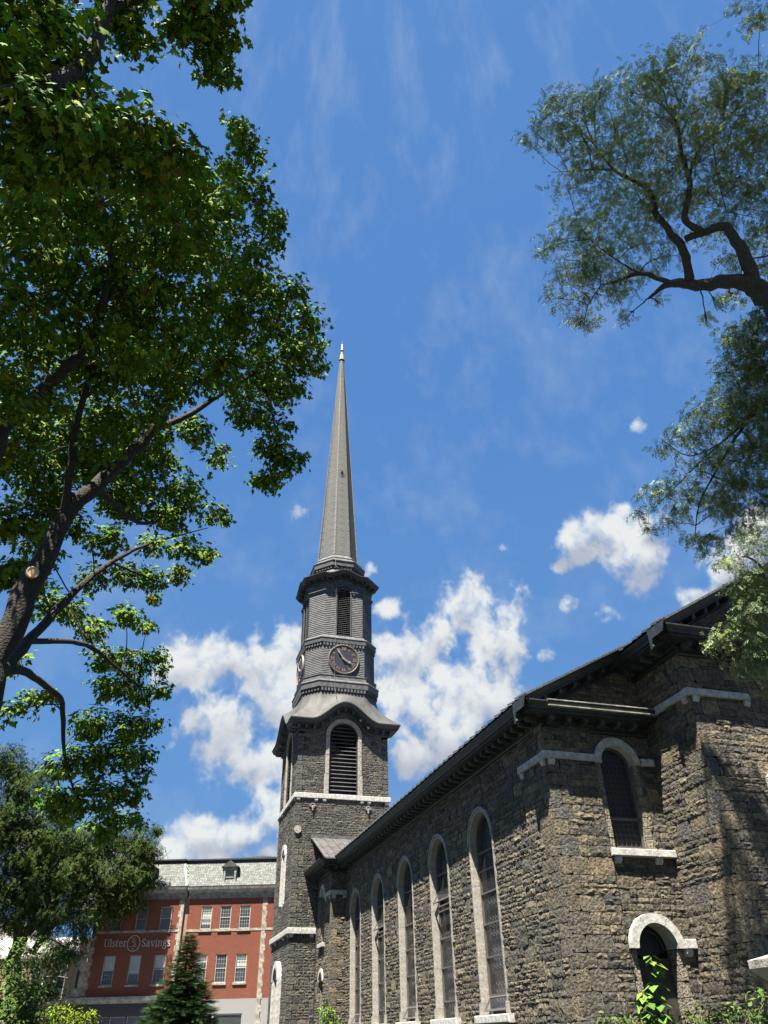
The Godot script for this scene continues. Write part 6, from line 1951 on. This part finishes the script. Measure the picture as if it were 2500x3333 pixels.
func spruce() -> void:
	var base := Vector3(2.85, 0, -44.8)
	var t := thing("spruce_tree", "small dark green spruce with layered boughs in front of the bank", "tree", base)
	var top := 6.3
	var st := mb()
	tube(st, [Vector4(base.x, 0, base.z, 0.16), Vector4(base.x, 3, base.z, 0.09), Vector4(base.x - 0.05, top, base.z, 0.015)], 8)
	part(t, "trunk", smooth(st), M.bark)
	st = mb()
	for i in 26:
		var f := i / 26.0
		var a := i * 2.4
		for s in [-1.0, 1.0]:
			var c := Vector3(0, 0, f)
			var l: float = 0.16 * (1.05 - f)+ 0.05
			quad(st, c, c + Vector3(s * l * 0.5, 0.03 * sin(a), l * 0.3 - 0.018), c + Vector3(s * l, 0.05 * sin(a), l * 0.75), c + Vector3(s * l * 0.5, 0.03 * sin(a), l * 0.3 + 0.018))
		tri(st, Vector3(-0.012, 0, f), Vector3(0.012, 0, f), Vector3(0, 0.09, f + 0.1))
	var mesh := flat(st)
	var xs := []
	var cols := []
	st = mb()
	var y := 0.5
	while y < top - 0.15:
		var reach: float = lerp(3.0, 0.1, pow((y - 0.5) / (top - 0.5), 0.8)) * rr(0.8, 1.15)
		var n := 11 if y < 4.0 else 7
		for k in n:
			var a := TAU * k / n + y * 2.3 + rr(-0.3, 0.3)
			var d := Vector3(cos(a), -0.12, sin(a))
			var p := Vector3(base.x, y, base.z)
			var e := p + Vector3(d.x * reach, -0.18 * reach + rr(-0.1, 0.1), d.z * reach)
			bar(st, p, e, 0.02, 0.02)
			var m := int(reach / 0.11) + 2
			for i in m:
				var f := (i + 0.8) / m
				for s in 3:
					var q := p.lerp(e, f) + Vector3(rr(-0.04, 0.04), rr(-0.04, 0.05) + 0.10 * f * f, rr(-0.04, 0.04))
					var fw := (d + Vector3(rr(-0.8, 0.8), rr(-0.15, 0.3), rr(-0.8, 0.8))).normalized()
					var up := (UP + Vector3(rr(-0.3, 0.3), 0, rr(-0.3, 0.3))).normalized()
					fw = (fw - up * fw.dot(up)).normalized()
					var sc: float = rr(0.34, 0.55) * clamp(0.55 + reach * 0.3, 0.5, 1.0)
					xs.append(Transform3D(Basis(up.cross(fw) * sc, up * sc, fw * sc), q))
					var kk := rr(0.65, 1.4)
					cols.append(Color(0.045, 0.083, 0.032) * kk)
		y += 0.17
	part(t, "boughs", flat(st), M.bark)
	scatter(t, "crown", mesh, M.needle, xs, cols)

func sapling() -> void:
	var base := Vector3(10.24, 0, -15.41)
	var t := thing("sapling", "young sapling with large heart shaped leaves before the dark doorway", "plant", base)
	var mesh := leaf_oval()
	var xs := []
	var cols := []
	for s in [[Vector3(0, 0, 0), Vector3(-0.02, 1.6, 0.0), Vector3(-0.02, 2.85, 0.08)], [Vector3(0.05, 0, 0), Vector3(-0.22, 1.5, 0.05), Vector3(-0.32, 2.28, 0.05)]]:
		var st := mb()
		var pts := []
		for i in 3: pts.append(Vector4(base.x + s[i].x, s[i].y, base.z + s[i].z, 0.018 - 0.006 * i))
		pts = wander(pts, 5, 0.5)
		tube(st, pts, 6)
		part(t, "stem", smooth(st), M.pale_bark)
		for i in range(4, pts.size()):
			for k in 7:
				var a := rr(0, TAU)
				var fw := Vector3(cos(a), -0.55 + rr(-0.3, 0.3), sin(a)).normalized()
				var up := (UP + fw * 0.4 + Vector3(rr(-0.2, 0.2), 0, rr(-0.2, 0.2))).normalized()
				fw = (fw - up * fw.dot(up)).normalized()
				var sc := rr(0.18, 0.34)
				xs.append(Transform3D(Basis(up.cross(fw) * sc * 1.7, up * sc, fw * sc), Vector3(pts[i].x, pts[i].y + rr(-0.08, 0.08), pts[i].z) + fw * 0.03))
				cols.append(leaf_color("young"))
	scatter(t, "crown", mesh, M.shrub_leaf, xs, cols)

# ---------------------------------------------------------------- scene
func _ready() -> void:
	rng.seed = 20240611
	var cam := Camera3D.new()
	cam.name = "camera"
	cam.position = Vector3(0, 1.6, 0)
	cam.rotation_degrees = Vector3(35.517, -17.163, -1.293)
	cam.fov = 69.36
	cam.near = 0.1
	cam.far = 1500.0
	add_child(cam)
	cam.current = true
	var pano := PanoramaSkyMaterial.new()
	pano.panorama = make_sky()
	var sky := Sky.new()
	sky.sky_material = pano
	var env := Environment.new()
	env.background_mode = Environment.BG_SKY
	env.sky = sky
	env.background_energy_multiplier = SKY_ENERGY
	env.tonemap_mode = Environment.TONE_MAPPER_LINEAR
	env.tonemap_exposure = EXPOSURE
	env.sdfgi_enabled = true
	env.ssao_enabled = true
	env.ssil_enabled = true
	var we := WorldEnvironment.new()
	we.name = "world_environment"
	we.environment = env
	add_child(we)
	var sun := DirectionalLight3D.new()
	sun.name = "sun"
	sun.light_energy = SUN_ENERGY
	sun.light_color = Color(1.0, 0.965, 0.90)
	sun.light_angular_distance = 0.53
	sun.shadow_enabled = true
	sun.directional_shadow_max_distance = 200.0
	add_child(sun)
	sun.look_at_from_position(Vector3(-0.283, 1.0, 0.325) * 50.0, Vector3.ZERO, Vector3(0, 0, -1))
	materials()
	# ground
	var st := mb()
	var g := 600.0
	quad(st, Vector3(-g, 0, g), Vector3(-g, 0, -g), Vector3(g, 0, -g), Vector3(g, 0, g))
	setting("ground", flat(st), M.grass)
	var d := Vector3(0.951, 0, 0.309)
	var b := Vector3(-0.309, 0, 0.951)
	st = mb()
	var o := Vector3(7.82, 0, -86)
	quad(st, o - d * 120 + b * 5 + UP * 0.008, o + d * 120 + b * 5 + UP * 0.008, o + d * 120 + b * 16 + UP * 0.008, o - d * 120 + b * 16 + UP * 0.008)
	setting("road", flat(st), M.asphalt)
	for e in [[0.4, 5.0], [16.0, 18.0]]:
		st = mb()
		var p := [o - d * 120 + b * e[0], o + d * 120 + b * e[0], o + d * 120 + b * e[1], o - d * 120 + b * e[1]]
		for k in 4: quad(st, p[k], p[(k + 1) % 4], p[(k + 1) % 4] + UP * 0.13, p[k] + UP * 0.13)
		quad(st, p[0] + UP * 0.13, p[1] + UP * 0.13, p[2] + UP * 0.13, p[3] + UP * 0.13)
		setting("pavement", flat(st), M.concrete)
	make_stones()
	build_church()
	set_stones()
	build_bank()
	street_lamp()
	monument()
	var ml := leaf_maple()
	var fl := leaf_frond(9)
	var maple := tree("maple_tree", "big spreading maple with thick leaning limbs and broad leaves", "", MAPLE_L, MAPLE_B, ml, M.maple_leaf, M.bark, "maple", 0.135, 3.6, 0.35, 0.02)
	st = mb()
	sector(st, 0, 0, 0.0, 0.1, -0.12, 0.0, 0, TAU, 14)
	sector(st, 0, 0, 0.1, 0.125, -0.12, 0.01, 0, TAU, 14)
	part(maple, "pruned_stub", flat(st), M.cut_wood, frame_at(Vector3(0.3, -0.25, 0.86).normalized(), Vector3(-2.96, 9.24, -13.96))).set_meta("label", "pale round saw cut where a limb was pruned")
	tree("locust_tree", "old locust with twisted bare limbs and airy feathery leaves against the sky", "locust trees beside the church", LOCUST_A_L, LOCUST_A_B, fl, M.locust_leaf, M.locust_bark, "locust", 0.26, 3.4, 0.3, 0.03)
	tree("locust_tree", "locust with hanging feathery sprays in front of the white clouds", "locust trees beside the church", LOCUST_B_L, LOCUST_B_B, fl, M.locust_leaf, M.locust_bark, "locust", 0.30, 6.0, 0.45, 0.02)
	tree("locust_tree", "locust with bright feathery boughs hanging before the church gable", "locust trees beside the church", LOCUST_C_L, LOCUST_C_B, fl, M.locust_leaf, M.locust_bark, "locust", 0.19, 7.0, 0.2, 0.012)
	tree("street_tree", "dark fine leaved tree with forked trunk in front of the tan building", "", ELM_L, ELM_B, leaf_frond(5, 0.5), M.shrub_leaf, M.bark, "elm", 0.5, 10.0, 0.4, 0.06)
	var ov := leaf_oval()
	shrub("leafy_shrub", "tall dark green shrub with small glossy leaves below the forked tree", BUSH_SHRUB_B, "", 0.1, 2.4, ov)
	shrub("lime_shrub", "low bright lime green shrub below the street lamp", LIME_SHRUB_B, "lime", 0.11, 2.4, ov)
	shrub("wall_shrub", "small bright green shrub at the foot of the tower", TOWER_SHRUB_B, "young", 0.17, 2.2, ov)
	shrub("door_shrub", "low spreading shrub below the arched church doorway", DOOR_SHRUB_B, "", 0.13, 1.9, ov)
	spruce()
	sapling()
